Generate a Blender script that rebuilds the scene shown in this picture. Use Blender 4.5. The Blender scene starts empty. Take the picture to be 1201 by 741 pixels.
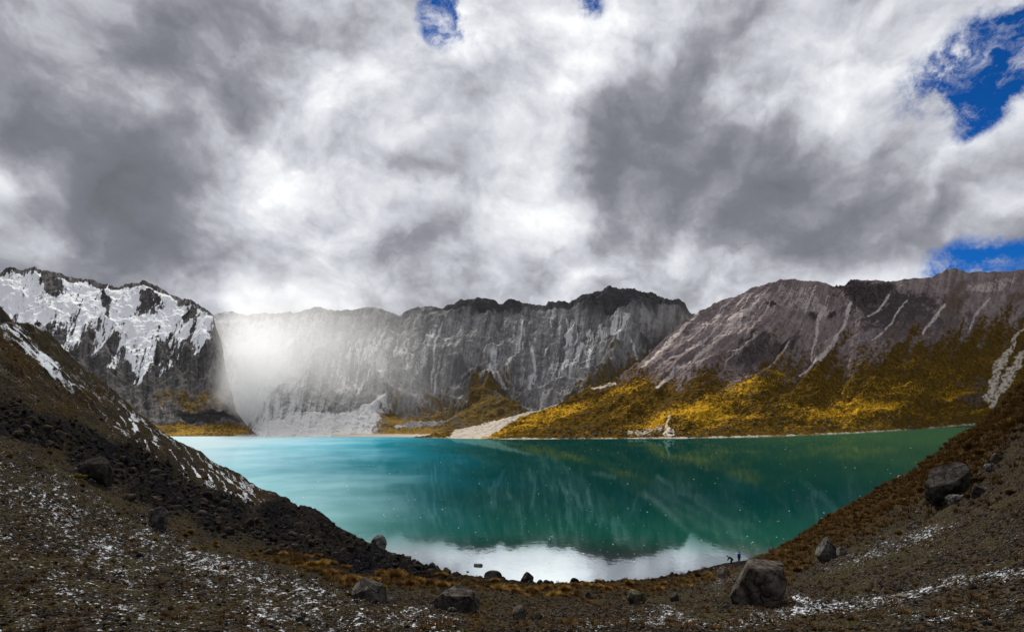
import bpy, math, random
import numpy as np

SC = bpy.context.scene
COL = SC.collection
FPX, UC, VH, H = 715.0, 600.5, 470.0, 23.8      # focal length in photo px, horizon row, eye height above the lake

# ------------------------------------------------------------------ numpy noise
_r = np.random.RandomState(7)
PERM = np.concatenate([_r.permutation(256)] * 3)
ANG = _r.rand(256) * 2 * np.pi
GX, GY = np.cos(ANG), np.sin(ANG)

def perlin(x, y, seed=0):
    x = np.asarray(x, dtype=np.float64) + seed * 17.31
    y = np.asarray(y, dtype=np.float64) + seed * 9.77
    xi = np.floor(x).astype(np.int64); yi = np.floor(y).astype(np.int64)
    xf = x - xi; yf = y - yi
    xi &= 255; yi &= 255
    def g(ix, iy, dx, dy):
        h = PERM[PERM[ix & 255] + (iy & 255)]
        return GX[h] * dx + GY[h] * dy
    sx = xf * xf * xf * (xf * (xf * 6 - 15) + 10)
    sy = yf * yf * yf * (yf * (yf * 6 - 15) + 10)
    a = g(xi, yi, xf, yf); b = g(xi + 1, yi, xf - 1, yf)
    c = g(xi, yi + 1, xf, yf - 1); d = g(xi + 1, yi + 1, xf - 1, yf - 1)
    return 1.5 * ((a + (b - a) * sx) + ((c + (d - c) * sx) - (a + (b - a) * sx)) * sy)

def fbm(x, y, o=5, seed=0, gain=0.5):
    s = 0; a = 1.0; n = 0
    for i in range(o):
        s = s + a * perlin(x * 2.03 ** i, y * 2.03 ** i, seed + i * 3)
        n += a; a *= gain
    return s / n * 1.4

def ridged(x, y, o=5, seed=0, gain=0.55):
    s = 0; a = 1.0; n = 0
    for i in range(o):
        s = s + a * (1 - np.abs(perlin(x * 2.03 ** i, y * 2.03 ** i, seed + i * 5)) * 2)
        n += a; a *= gain
    return s / n

def sst(e0, e1, x):
    t = np.clip((x - e0) / (e1 - e0), 0, 1)
    return t * t * (3 - 2 * t)

def blob(u, v, cx, cy, rx, ry, rot=0.0):
    c, s = math.cos(math.radians(rot)), math.sin(math.radians(rot))
    dx, dy = u - cx, v - cy
    a = (dx * c + dy * s) / rx; b = (-dx * s + dy * c) / ry
    return np.exp(-(a * a + b * b))

def line(u, v, pts, w):
    """soft mask along a polyline; w = half widths at each point"""
    best = np.zeros_like(u)
    for (p, q, w0, w1) in zip(pts[:-1], pts[1:], w[:-1], w[1:]):
        dx, dy = q[0] - p[0], q[1] - p[1]
        t = np.clip(((u - p[0]) * dx + (v - p[1]) * dy) / (dx * dx + dy * dy), 0, 1)
        d = np.hypot(u - p[0] - t * dx, v - p[1] - t * dy)
        ww = w0 + (w1 - w0) * t
        best = np.maximum(best, 1 - sst(0.45, 1.35, d / ww))
    return best

# ------------------------------------------------------------------ mesh helpers
def grid_mesh(name, X, Y, Z, mask=None, uv=None, closed=False, smooth=True):
    n, m = X.shape
    me = bpy.data.meshes.new(name)
    co = np.stack([X, Y, Z], -1).reshape(-1, 3).astype(np.float32)
    i = np.arange(n if closed else n - 1)[:, None]; j = np.arange(m - 1)[None, :]
    i2 = (i + 1) % n
    q = np.stack([i * m + j, i2 * m + j, i2 * m + j + 1, i * m + j + 1], -1).reshape(-1, 4)
    me.vertices.add(len(co)); me.vertices.foreach_set('co', co.ravel())
    me.loops.add(q.size); me.loops.foreach_set('vertex_index', q.ravel().astype(np.int32))
    me.polygons.add(len(q))
    me.polygons.foreach_set('loop_start', (np.arange(len(q)) * 4).astype(np.int32))
    me.update(calc_edges=True)
    me.polygons.foreach_set('use_smooth', np.full(len(q), smooth))
    if mask is not None:
        at = me.color_attributes.new('mask', 'FLOAT_COLOR', 'POINT')
        at.data.foreach_set('color', mask.reshape(-1, 4).astype(np.float32).ravel())
    if uv is not None:
        at = me.attributes.new('flow', 'FLOAT_VECTOR', 'POINT')
        at.data.foreach_set('vector', uv.reshape(-1, 3).astype(np.float32).ravel())
    me.validate()
    return me

def link(name, me, mat=None, parent=None, loc=None, rot=None, scale=None):
    o = bpy.data.objects.new(name, me); COL.objects.link(o)
    if mat is not None and me is not None and len(me.materials) == 0: me.materials.append(mat)
    if parent is not None: o.parent = parent
    if loc is not None: o.location = loc
    if rot is not None: o.rotation_euler = rot
    if scale is not None: o.scale = scale
    return o

def tag(o, label=None, cat=None, group=None, kind=None):
    if label: o['label'] = label
    if cat: o['category'] = cat
    if group: o['group'] = group
    if kind: o['kind'] = kind
    return o

# ------------------------------------------------------------------ near ground (the bank the photographer stands on)
_VC = np.array([(-900,300),(-400,200),(-150,225),(0,332),(30,358),(65,400),(100,432),(150,474),(200,511),(250,540),(300,569),(350,592),(375,601),(400,620),
                (440,640),(470,653),(500,664),(550,677),(620,683),(740,682),(800,673),(850,660),(885,655),(900,650),(930,633),
                (960,612),(1000,590),(1050,562),(1100,532),(1145,500),(1175,474),(1201,447),(1350,330),(1600,300),(2100,400)], float)
_YC = np.array([(-900,120),(-400,125),(0,130),(100,130),(200,128),(300,122),(400,108),(440,99.8),(470,93),(500,87.9),(550,82.3),(620,80.0),(740,80.4),
                (800,84),(850,89.8),(885,92.2),(900,94.6),(930,100),(960,103),(1000,98),(1050,88),(1100,78),(1145,70),(1201,62),(1350,55),(2100,60)], float)
_YB = np.array([(-900,8),(0,14),(300,15.5),(600,17),(900,16),(1201,13),(2100,8)], float)

def near_params(u):
    vc = np.interp(u, _VC[:, 0], _VC[:, 1]); yc = np.interp(u, _YC[:, 0], _YC[:, 1]); yb = np.interp(u, _YB[:, 0], _YB[:, 1])
    return vc, yc, yb

def near_height(x, y, detail=True):
    x = np.asarray(x, float); y = np.asarray(y, float)
    th = np.arctan2(x, y); r = np.hypot(x, y)
    tc = np.clip(th, -1.1, 1.1)
    u = UC + FPX * np.tan(tc)
    Y = np.maximum(r * np.cos(tc), 0.3)
    vc, yc, yb = near_params(u)
    w = np.log(yc / Y) / np.log(yc / yb)
    v = vc + np.clip(w, 0, 2.5) * (741 - vc)
    z = np.minimum(H - (v - VH) / FPX * Y, 21.3 + 0.15 * np.maximum(Y - 4, 0) )
    zc = H - (vc - VH) / FPX * yc
    over = np.maximum(Y - yc, 0)
    zb = zc - (np.sqrt(over * over + 4) - 2) * 0.62 - 0.05 * over
    zb = np.maximum(zb, -6.0)
    z = np.where(w < 0, np.minimum(zb, zc), z)
    back = sst(1.0, 1.7, np.abs(th))                # the ground behind the photographer
    z = z * (1 - back) + back * (20.5 + 0.05 * r - 1.5 * (r < 0))
    z = np.where(r > 400, np.minimum(z, z), z)
    if detail:
        k = np.clip(Y / 45, 0.25, 2.0)
        shore = sst(0.0, 0.10, w) * 0.85 + 0.15 * sst(-0.02, 0.02, w + 0.02)
        hgt = sst(1.0, 5.0, zc)                      # crest high above the water may be rougher
        fade = np.maximum(shore, hgt * (w > -0.2))
        d = fbm(x / 9, y / 9, 4, 3) * 0.65 + fbm(x / 1.9, y / 1.9, 4, 11, 0.6) * 0.20
        rub = rubble_mask(u, v)
        d = d * (1 - 0.9 * np.exp(-((u - 862) / 26) ** 2) * (w < 0.3))
        d = d + rub * (ridged(x / 2.6, y / 2.6, 4, 21) - 0.4) * 0.75
        z = z + d * k * fade * (z > -5.5)
        z = z + fbm(x / 0.45, y / 0.45, 3, 31, 0.6) * 0.035 * (z > -1)
    return z

RUB_UP = ([-200,0,100,150,220,300,340,2000], [440,468,498,520,560,598,560,560])
RUB_LO = ([-200,0,60,150,250,330,400,450,520,580,640,700,860,900], [485,505,522,580,628,652,668,680,686,690,690,686,650,600])
def rubble_mask(u, v):
    wob = fbm(u / 45, v / 45, 3, 41) * 16
    up = np.interp(u, *RUB_UP); lo = np.interp(u, *RUB_LO)
    return sst(-12, 12, v + wob - up) * (1 - sst(-12, 12, v + wob - lo)) * (1 - sst(860, 900, u))

def near_uv(x, y):
    """photo column/row of the undisturbed ground at (x, y), used to lay out snow, grass and rubble"""
    th = np.arctan2(x, y); r = np.hypot(x, y); tc = np.clip(th, -1.1, 1.1)
    u = UC + FPX * np.tan(tc); Y = np.maximum(r * np.cos(tc), 0.3)
    vc, yc, yb = near_params(u)
    w = np.log(yc / Y) / np.log(yc / yb)
    return u, vc + np.clip(w, -0.3, 2.5) * (741 - vc), w

def near_at(u, v):
    """the ground point shown at photo position (u, v)"""
    vc, yc, yb = near_params(float(u))
    w = (v - vc) / (741 - vc)
    Y = yc * (yb / yc) ** w
    x = (u - UC) / FPX * Y
    return float(x), float(Y), float(near_height(np.array([x]), np.array([Y]))[0])

# ------------------------------------------------------------------ node helpers
class NT:
    def __init__(s, tree): s.t = tree; s.n = tree.nodes; s.l = tree.links
    def new(s, typ, **kw):
        n = s.n.new(typ)
        for k, v in kw.items(): setattr(n, k, v)
        return n
    def put(s, sock, val):
        if val is None: return
        if isinstance(val, bpy.types.NodeSocket): s.l.new(val, sock)
        else: sock.default_value = val
    def m(s, op, a, b=None, c=None, clamp=False):
        n = s.new('ShaderNodeMath', operation=op); n.use_clamp = clamp
        s.put(n.inputs[0], a); s.put(n.inputs[1], b); s.put(n.inputs[2], c)
        return n.outputs[0]
    def v(s, op, a, b=None):
        n = s.new('ShaderNodeVectorMath', operation=op)
        s.put(n.inputs[0], a); s.put(n.inputs[1], b)
        return n.outputs['Value'] if op in ('DOT_PRODUCT', 'LENGTH') else n.outputs[0]
    def mix(s, f, a, b, blend='MIX'):
        n = s.new('ShaderNodeMix', data_type='RGBA', blend_type=blend)
        s.put(n.inputs[0], f); s.put(n.inputs[6], a); s.put(n.inputs[7], b)
        return n.outputs[2]
    def noise(s, vec, scale, detail=4, rough=0.55, dist=0.0, col=False):
        n = s.new('ShaderNodeTexNoise')
        if vec is not None: s.l.new(vec, n.inputs['Vector'])
        n.inputs['Scale'].default_value = scale; n.inputs['Detail'].default_value = detail
        n.inputs['Roughness'].default_value = rough; n.inputs['Distortion'].default_value = dist
        return n.outputs['Color' if col else 'Fac']
    def voro(s, vec, scale, out='Distance', feature='F1', rnd=1.0):
        n = s.new('ShaderNodeTexVoronoi', feature=feature)
        if vec is not None: s.l.new(vec, n.inputs['Vector'])
        n.inputs['Scale'].default_value = scale; n.inputs['Randomness'].default_value = rnd
        return n.outputs[out]
    def step(s, x, e0, e1, lo=0.0, hi=1.0, smooth=True):
        n = s.new('ShaderNodeMapRange', interpolation_type='SMOOTHSTEP' if smooth else 'LINEAR')
        s.put(n.inputs[0], x); s.put(n.inputs[1], e0); s.put(n.inputs[2], e1)
        s.put(n.inputs[3], lo); s.put(n.inputs[4], hi)
        return n.outputs[0]

def c4(r, g, b): return (r, g, b, 1.0)

def new_mat(name):
    m = bpy.data.materials.new(name); m.use_nodes = True
    m.node_tree.nodes.clear()
    return m, NT(m.node_tree)

def finish(nt, color, rough=0.9, height=None, hdist=0.1, hstr=1.0, spec=0.25, extra=None):
    b = nt.new('ShaderNodeBsdfPrincipled')
    nt.put(b.inputs['Base Color'], color); nt.put(b.inputs['Roughness'], rough)
    b.inputs['Specular IOR Level'].default_value = spec
    if height is not None:
        bp = nt.new('ShaderNodeBump'); bp.inputs['Strength'].default_value = hstr
        bp.inputs['Distance'].default_value = hdist
        nt.put(bp.inputs['Height'], height); nt.l.new(bp.outputs[0], b.inputs['Normal'])
    if extra: extra(b)
    o = nt.new('ShaderNodeOutputMaterial'); nt.l.new(b.outputs[0], o.inputs[0])
    return b

def ground_material():
    m, t = new_mat('bank_ground')
    pos = t.new('ShaderNodeTexCoord').outputs['Object']
    att = t.new('ShaderNodeAttribute', attribute_name='mask')
    sep = t.new('ShaderNodeSeparateColor'); t.l.new(att.outputs['Color'], sep.inputs[0])
    snow, rub, grass, pale = sep.outputs[0], sep.outputs[1], sep.outputs[2], att.outputs['Alpha']
    n1 = t.noise(pos, 0.35, 5, 0.6); n2 = t.noise(pos, 3.0, 6, 0.7); n3 = t.noise(pos, 11.0, 4, 0.7)
    cell = t.voro(pos, 7.0, 'Color'); cs = t.new('ShaderNodeSeparateColor'); t.l.new(cell, cs.inputs[0])
    cd = t.voro(pos, 7.0, 'Distance')
    cell2 = t.voro(pos, 19.0, 'Color'); cs2 = t.new('ShaderNodeSeparateColor'); t.l.new(cell2, cs2.inputs[0])
    soil = t.mix(t.step(n2, 0.42, 0.66), c4(0.004, 0.003, 0.0015), c4(0.070, 0.044, 0.018))
    soil = t.mix(t.step(n1, 0.45, 0.65), soil, t.mix(n3, c4(0.012, 0.009, 0.003), c4(0.080, 0.060, 0.016)))
    stone = t.mix(cs2.outputs[1], c4(0.004, 0.0035, 0.003), c4(0.115, 0.097, 0.075))
    soil = t.mix(t.m('MULTIPLY', t.step(cs2.outputs[0], 0.62, 0.74), 0.8), soil, stone)
    soil = t.mix(t.m('MULTIPLY', t.step(cs.outputs[0], 0.86, 0.9), t.step(cd, 0.55, 0.4)), soil, stone)
    rocky = t.mix(cs.outputs[1], c4(0.002, 0.002, 0.002), c4(0.020, 0.018, 0.018))
    col = t.mix(rub, soil, rocky)
    gcol = t.mix(t.step(n2, 0.35, 0.7), c4(0.012, 0.008, 0.004), c4(0.085, 0.052, 0.018))
    gf = t.step(t.m('ADD', grass, t.m('MULTIPLY', t.m('SUBTRACT', n2, 0.5), 1.4)), 0.35, 0.75)
    col = t.mix(gf, col, gcol)
    col = t.mix(t.step(t.m('ADD', pale, t.m('SUBTRACT', n2, 0.5)), 0.4, 0.7), col, t.mix(n3, c4(0.015, 0.011, 0.007), c4(0.11, 0.085, 0.055)))
    col = t.mix(1.0, col, c4(1.02, 1.12, 1.35), 'MULTIPLY')
    sn = t.m('ADD', snow, t.m('MULTIPLY', t.m('SUBTRACT', t.noise(pos, 5.5, 5, 0.78), 0.5), 2.4))
    sf = t.step(sn, 0.58, 0.68)
    col = t.mix(sf, col, c4(0.74, 0.78, 0.84))
    h = t.m('ADD', t.m('MULTIPLY', n2, 0.6), t.m('MULTIPLY', n3, 0.35))
    h = t.m('ADD', h, t.m('MULTIPLY', cd, -0.5))
    h = t.m('ADD', h, t.m('MULTIPLY', sf, 0.15))
    finish(t, col, 1.0, h, 0.30, 1.0, 0.0)
    return m

def mountain_material(name, rockA, rockB, screeC, paleC, grassA, grassB, goldC, bump=3.0, snow=False, darkC=c4(0.018,0.018,0.02)):
    """mask: R snow or second pale, G grass, B pale scree plus painted glow on the crater wall, A dark crag"""
    m, t = new_mat(name)
    pos = t.new('ShaderNodeTexCoord').outputs['Object']
    att = t.new('ShaderNodeAttribute', attribute_name='mask')
    sep = t.new('ShaderNodeSeparateColor'); t.l.new(att.outputs['Color'], sep.inputs[0])
    R, G, B, A = sep.outputs[0], sep.outputs[1], sep.outputs[2], att.outputs['Alpha']
    fl = t.new('ShaderNodeAttribute', attribute_name='flow').outputs['Vector']
    sfl = t.new('ShaderNodeSeparateXYZ'); t.l.new(fl, sfl.inputs[0])
    strv = t.v('ADD', t.v('MULTIPLY', fl, (1.0, 0.10, 0.0)), t.v('MULTIPLY', t.noise(pos, 0.1, 3, 0.5, 0, True), (2.0, 2.0, 0.0)))
    strk = t.noise(strv, 0.17, 7, 0.72, 0.0)
    strf = t.noise(strv, 0.45, 5, 0.75)
    n1 = t.noise(pos, 0.05, 6, 0.62); n2a = t.noise(pos, 0.20, 7, 0.78); n3 = t.noise(pos, 0.6, 3, 0.8)
    n2 = t.m('ADD', t.m('MULTIPLY', n2a, 0.6), t.m('MULTIPLY', n3, 0.4))
    rock = t.mix(t.step(t.m('ADD', strk, t.m('MULTIPLY', t.m('SUBTRACT', n2, 0.5), 0.9)), 0.36, 0.66), rockA, rockB)
    rock = t.mix(t.m('MULTIPLY', t.step(t.m('ADD', strf, t.m('SUBTRACT', n1, 0.5)), 0.52, 0.72), 0.55), rock, screeC)
    pf = t.step(t.m('ADD', B, t.m('MULTIPLY', t.m('ADD', t.m('SUBTRACT', strk, 0.5), t.m('SUBTRACT', n2, 0.5)), 2.0)), 0.30, 0.85)
    pal = t.mix(t.step(n3, 0.3, 0.7), t.mix(0.35, paleC, rockB), paleC)
    col = t.mix(pf, rock, pal)
    g1 = t.mix(t.step(n2, 0.40, 0.62), grassA, grassB)
    gn = t.m('ADD', t.m('SUBTRACT', t.noise(t.v('MULTIPLY', fl, (0.5, 1.0, 0.0)), 0.045, 6, 0.7), 0.5), t.m('MULTIPLY', t.m('SUBTRACT', n3, 0.5), 0.9))
    gold = t.step(t.m('ADD', sfl.outputs[2], t.m('MULTIPLY', gn, 1.8)), 0.35, 0.85)
    g1 = t.mix(t.m('MULTIPLY', gold, 0.9), g1, goldC)
    spots = t.m('MULTIPLY', t.step(t.voro(pos, 0.22, 'Distance'), 0.22, 0.12), t.step(n1, 0.42, 0.55))
    g1 = t.mix(t.m('MULTIPLY', spots, 0.8), g1, grassA)
    gf = t.step(t.m('ADD', G, t.m('MULTIPLY', t.m('ADD', t.m('SUBTRACT', n2, 0.5), t.m('SUBTRACT', strk, 0.5)), 1.9)), 0.15, 0.85)
    col = t.mix(gf, col, g1)
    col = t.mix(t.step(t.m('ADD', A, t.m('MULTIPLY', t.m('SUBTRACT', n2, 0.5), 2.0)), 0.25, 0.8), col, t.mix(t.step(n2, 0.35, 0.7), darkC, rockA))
    if snow:
        sf = t.step(t.m('ADD', R, t.m('ADD', t.m('MULTIPLY', t.m('SUBTRACT', n2, 0.5), 2.4), t.m('MULTIPLY', t.m('SUBTRACT', strk, 0.5), 1.5))), 0.42, 0.60)
        col = t.mix(sf, col, c4(0.96, 0.97, 0.98))
    else:
        sf = t.step(t.m('ADD', R, t.m('MULTIPLY', t.m('SUBTRACT', n2, 0.5), 1.4)), 0.3, 0.72)
        col = t.mix(sf, col, t.mix(n3, c4(0.42, 0.36, 0.29), c4(0.62, 0.55, 0.46)))
    h = t.m('ADD', t.m('MULTIPLY', n2, 1.0), t.m('ADD', t.m('MULTIPLY', n3, 0.35), t.m('MULTIPLY', strk, 0.5)))
    flat = t.m('SUBTRACT', 1.0, t.m('MULTIPLY', t.m('MAXIMUM', sf, gf), 0.75))
    finish(t, col, 0.95, t.m('MULTIPLY', h, flat), bump, 1.0, 0.0)
    return m

def rock_material(name, dark, light, lichen=None):
    m, t = new_mat(name)
    tc = t.new('ShaderNodeTexCoord'); pos = tc.outputs['Object']
    rnd = t.new('ShaderNodeObjectInfo').outputs['Random']
    off = t.v('ADD', pos, t.v('MULTIPLY', t.new('ShaderNodeObjectInfo').outputs['Location'], (0.37, 0.53, 0.71)))
    n1 = t.noise(off, 1.6, 6, 0.65); n2 = t.noise(off, 7.0, 6, 0.72); n3 = t.noise(off, 28, 3, 0.7)
    col = t.mix(t.step(n1, 0.35, 0.68), dark, light)
    col = t.mix(t.m('MULTIPLY', t.step(n2, 0.5, 0.72), 0.7), col, t.mix(n3, dark, light))
    crack = t.step(t.voro(t.v('ADD', off, t.v('MULTIPLY', t.noise(off, 2.0, 3, 0.5, 0, True), (0.6, 0.6, 0.6))), 1.1, 'Distance', 'DISTANCE_TO_EDGE'), 0.0, 0.035)
    col = t.mix(t.m('SUBTRACT', 1.0, crack), col, (dark[0]*.4, dark[1]*.4, dark[2]*.4, 1))
    col = t.mix(t.step(rnd, 0, 1, 0.0, 0.35, False), col, t.mix(0.5, col, c4(0.10, 0.075, 0.05)))
    if lichen:
        col = t.mix(t.m('MULTIPLY', t.step(t.noise(off, 4.5, 4, 0.6), 0.56, 0.66), 0.8), col, lichen)
    h = t.m('ADD', t.m('ADD', n1, t.m('MULTIPLY', n2, 0.5)), t.m('ADD', t.m('MULTIPLY', n3, 0.15), t.m('MULTIPLY', crack, 0.4)))
    finish(t, col, 0.95, h, 0.14, 1.0, 0.03)
    return m

def simple_material(name, a, b, scale=6, rough=0.8, bump=0.02, spec=0.3):
    m, t = new_mat(name)
    pos = t.new('ShaderNodeTexCoord').outputs['Object']
    n = t.noise(pos, scale, 4, 0.6)
    finish(t, t.mix(t.step(n, 0.3, 0.7), a, b), rough, n, bump, 1.0, spec)
    return m

def grass_material(name, root, tip):
    m, t = new_mat(name)
    tc = t.new('ShaderNodeTexCoord')
    att = t.new('ShaderNodeAttribute', attribute_name='blade')
    sep = t.new('ShaderNodeSeparateColor'); t.l.new(att.outputs['Color'], sep.inputs[0])
    rnd = t.new('ShaderNodeObjectInfo').outputs['Random']
    col = t.mix(sep.outputs[0], root, tip)
    col = t.mix(t.m('MULTIPLY', sep.outputs[1], 0.6), col, t.mix(0.5, root, tip))
    hsv = t.new('ShaderNodeHueSaturation'); t.l.new(col, hsv.inputs['Color'])
    t.put(hsv.inputs['Value'], t.step(rnd, 0, 1, 0.6, 1.45, False)); t.put(hsv.inputs['Hue'], t.step(rnd, 0, 1, 0.492, 0.512, False))
    b = finish(t, hsv.outputs[0], 1.0, None, spec=0.0)
    return m

# ------------------------------------------------------------------ far mountains
def interp(u, pts): return np.interp(u, [p[0] for p in pts], [p[1] for p in pts])

A_CREST = [(-400,330),(-100,335),(-30,328),(0,320),(12,314),(25,316),(40,313),(50,317),(60,317),(75,321),(90,323),(110,328),(130,334),(142,336),(155,331),(168,328),(180,332),(195,340),(210,348),(225,354),(240,361),(250,370),(258,395),(264,425),(270,455),(277,482),(290,500),(303,511),(312,514)]
A_YC = [(-400,760),(0,680),(100,650),(200,610),(245,560),(258,540),(270,490),(285,450),(303,418),(312,412)]
B_CREST = [(80,385),(230,382),(250,370),(262,367),(290,369),(310,366),(345,365),(360,362),(375,361),(400,366),(412,364),(430,361),(450,364),(470,369),(482,362),(500,361),(520,362),(530,357),(542,351),(560,348),(575,349),(585,355),(598,350),(612,352),(628,358),(640,358),(650,354),(672,351),(686,346),(696,344),(706,340),(716,336),(730,337),(742,339),(755,342),(766,343),(775,350),(790,354),(800,354),(806,361),(812,367),(850,385),(920,395)]
B_YC = [(80,610),(250,605),(400,600),(550,615),(720,610),(810,640),(920,680)]
C_CREST = [(478,514),(495,511),(520,507),(560,498),(600,489),(640,478),(680,463),(712,448),(740,431),(765,411),(785,393),(800,378),(812,370),(820,364),(840,354),(860,346),(880,339),(900,333),(922,328),(940,327),(962,330),(982,337),(990,333),(1005,330),(1030,329),(1050,329),(1075,325),(1095,322),(1108,316),(1120,314),(1135,318),(1160,319),(1180,318),(1201,315),(1260,308),(1400,300),(1600,310)]
C_YC = [(478,396),(495,400),(600,440),(660,470),(740,510),(800,565),(850,620),(940,700),(1100,780),(1201,830),(1600,900)]
C_SHORE = [(478,513),(500,513.5),(600,515),(800,514),(900,512),(1000,508),(1080,503),(1145,498),(1201,496),(1600,495)]

def layer(u0, u1, nu, ns, crest, ycs, shore_v, prof, back=140, nback=36):
    u = np.linspace(u0, u1, nu)[:, None]
    s = np.concatenate([np.linspace(-0.05, 1, ns), 1 + np.linspace(0, 1, nback + 1)[1:] ** 1.5])[None, :]
    vc = interp(u, crest); yc = interp(u, ycs)
    yf = 17017.0 / (shore_v(u) - VH)
    yc = np.maximum(yc, yf + 4)
    zc = H - (vc - VH) / FPX * yc
    sf = np.clip(s, -0.05, 1)
    Y = np.where(s <= 1, yf + sf * (yc - yf), yc + (s - 1) * back)
    z = np.where(s <= 0, sf * 60, zc * prof(np.clip(sf, 0, 1), u))
    z = np.where(s > 1, zc - (s - 1) * back * 0.75, z)
    t = (u - UC) / FPX
    X = t * Y
    v = VH + (H - z) / Y * FPX
    U = np.broadcast_to(u, Y.shape).copy(); S = np.broadcast_to(s, Y.shape)
    L = np.sqrt((yc - yf) ** 2 + zc ** 2)
    a = t * 520 + 0 * S; b = S * L
    return U, v, S, X, Y, z, a, b, zc + 0 * S

def bump01(s, a=0.05, b=1.0):  # 0 at the shore, 1 in the body, smaller at crest
    return sst(0.0, 0.12, s) * (1 - 0.75 * sst(0.9, 1.0, s))

def build_A():
    U, V, S, X, Y, Z, a, b, zc = layer(-400, 312, 1000, 300, A_CREST, A_YC, lambda u: 511.5 + 0 * u,
        lambda s, u: 0.10 * s ** 0.8 * (s < 9) + 0.90 * sst(0.0, 1.0, s) * 0.25 + 0.90 * 0.75 * s ** 1.7)
    k = bump01(S) * sst(0, 60, zc)
    wp = fbm(a / 60, b / 60, 3, 5) * 22
    d = (ridged((a + wp) / 42, b / 190, 3, 7, 0.35) - 0.5) * 12 * k * sst(0.05, 0.5, S)
    d += (ridged(a / 16 + wp / 60, b / 90, 3, 9, .4) - 0.5) * 2.6 * k * sst(0.2, 0.6, S)
    d += fbm(a / 7, b / 7, 4, 77, 0.6) * 1.6 * k
    jag = (ridged(a / 18, b * 0 + 3.3, 5, 13, 0.65) - 0.55) * 5 * sst(0.93, 1.0, S) * sst(60, 120, zc)
    top = Z + d + jag
    X = X + (fbm(V / 16, U / 40 + 3, 4, 61, 0.6) * 5.0) * k * sst(235, 262, U)
    # masks
    n = fbm((U * 0.9 + V * 0.35) / 16, V / 60, 5, 15, 0.6); n2 = fbm(U / 22, V / 22, 5, 19, 0.6); fine = fbm(U / 5, V / 9, 3, 23, 0.65)
    edge = np.interp(U, [-50, 0, 20, 60, 90, 115, 140, 165, 185, 200, 225, 245, 262, 290], [385, 385, 390, 395, 400, 402, 425, 448, 432, 415, 408, 402, 395, 360])
    snow = sst(-16, 30, edge - V + n * 55) * 0.98
    snow *= 1 - 0.95 * sst(0.42, 0.7, blob(U, V, 62, 334, 20, 15, 40) + n2 * 0.5 + fine * .3)
    snow *= 1 - 0.95 * sst(0.42, 0.7, blob(U, V, 172, 358, 15, 18, 30) + n2 * 0.55 + fine * .35)
    snow *= 1 - 0.9 * sst(0.42, 0.7, blob(U, V, 125, 360, 6, 16, -8) + n2 * 0.6 + fine * .35)
    snow *= 1 - 0.9 * sst(0.42, 0.7, blob(U, V, 222, 372, 9, 14, 30) + n2 * 0.6 + fine * .35)
    snow *= 1 - 0.9 * sst(0.42, 0.7, blob(U, V, 152, 334, 26, 6, -5) + n2 * 0.4)
    snow = snow * (1 - 0.8 * (1 - sst(2, 9, V - interp(U, A_CREST) + n2 * 8)))
    snow = np.maximum(snow, sst(0.5, 0.7, blob(U, V, 155, 410, 14, 46, -18) + n * 0.25) * 0.85)
    sa = fbm((U + V * 0.30) / 3.2, V / 15, 4, 24, 0.65)
    snow = np.clip(snow * 0.90 + (fine * 0.35 + sa * 0.75) * (0.35 + 0.65 * (1 - np.abs(2 * snow - 1))) - 0.04, 0, 1)
    snow = np.maximum(snow, sst(0.1, 0.6, sa) * 0.40 * sst(455, 400, V))
    grass = sst(0.3, 0.7, blob(U, V, 225, 505, 75, 9) * 1.3 + n2 * 0.15) + 0.55 * sst(0.35, 0.8, blob(U, V, 225, 470, 45, 16, 8) + n2 * 0.5)
    dark = 0.9 * sst(0.4, 0.8, blob(U, V, 240, 489, 42, 11, 2) + n2 * 0.3) + 0.35 * sst(395, 430, V)* (1 - sst(450, 480, V)) + 0.5 * sst(0.1, 0.5, n2) * (V < 400)
    pale = 0.35 * sst(0.1, 0.6, n) * (V > 380) + line(U, V, [(262, 508), (280, 511), (306, 512)], [2, 2.5, 2.5]) * 1.2
    M = np.stack([snow, np.clip(grass, 0, 1), np.clip(pale, 0, 1), np.clip(dark, 0, 1)], -1)
    return grid_mesh('snowy_mountain', X, Y, top, M, np.stack([a, b, 0.5 + 0 * a], -1))

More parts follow.
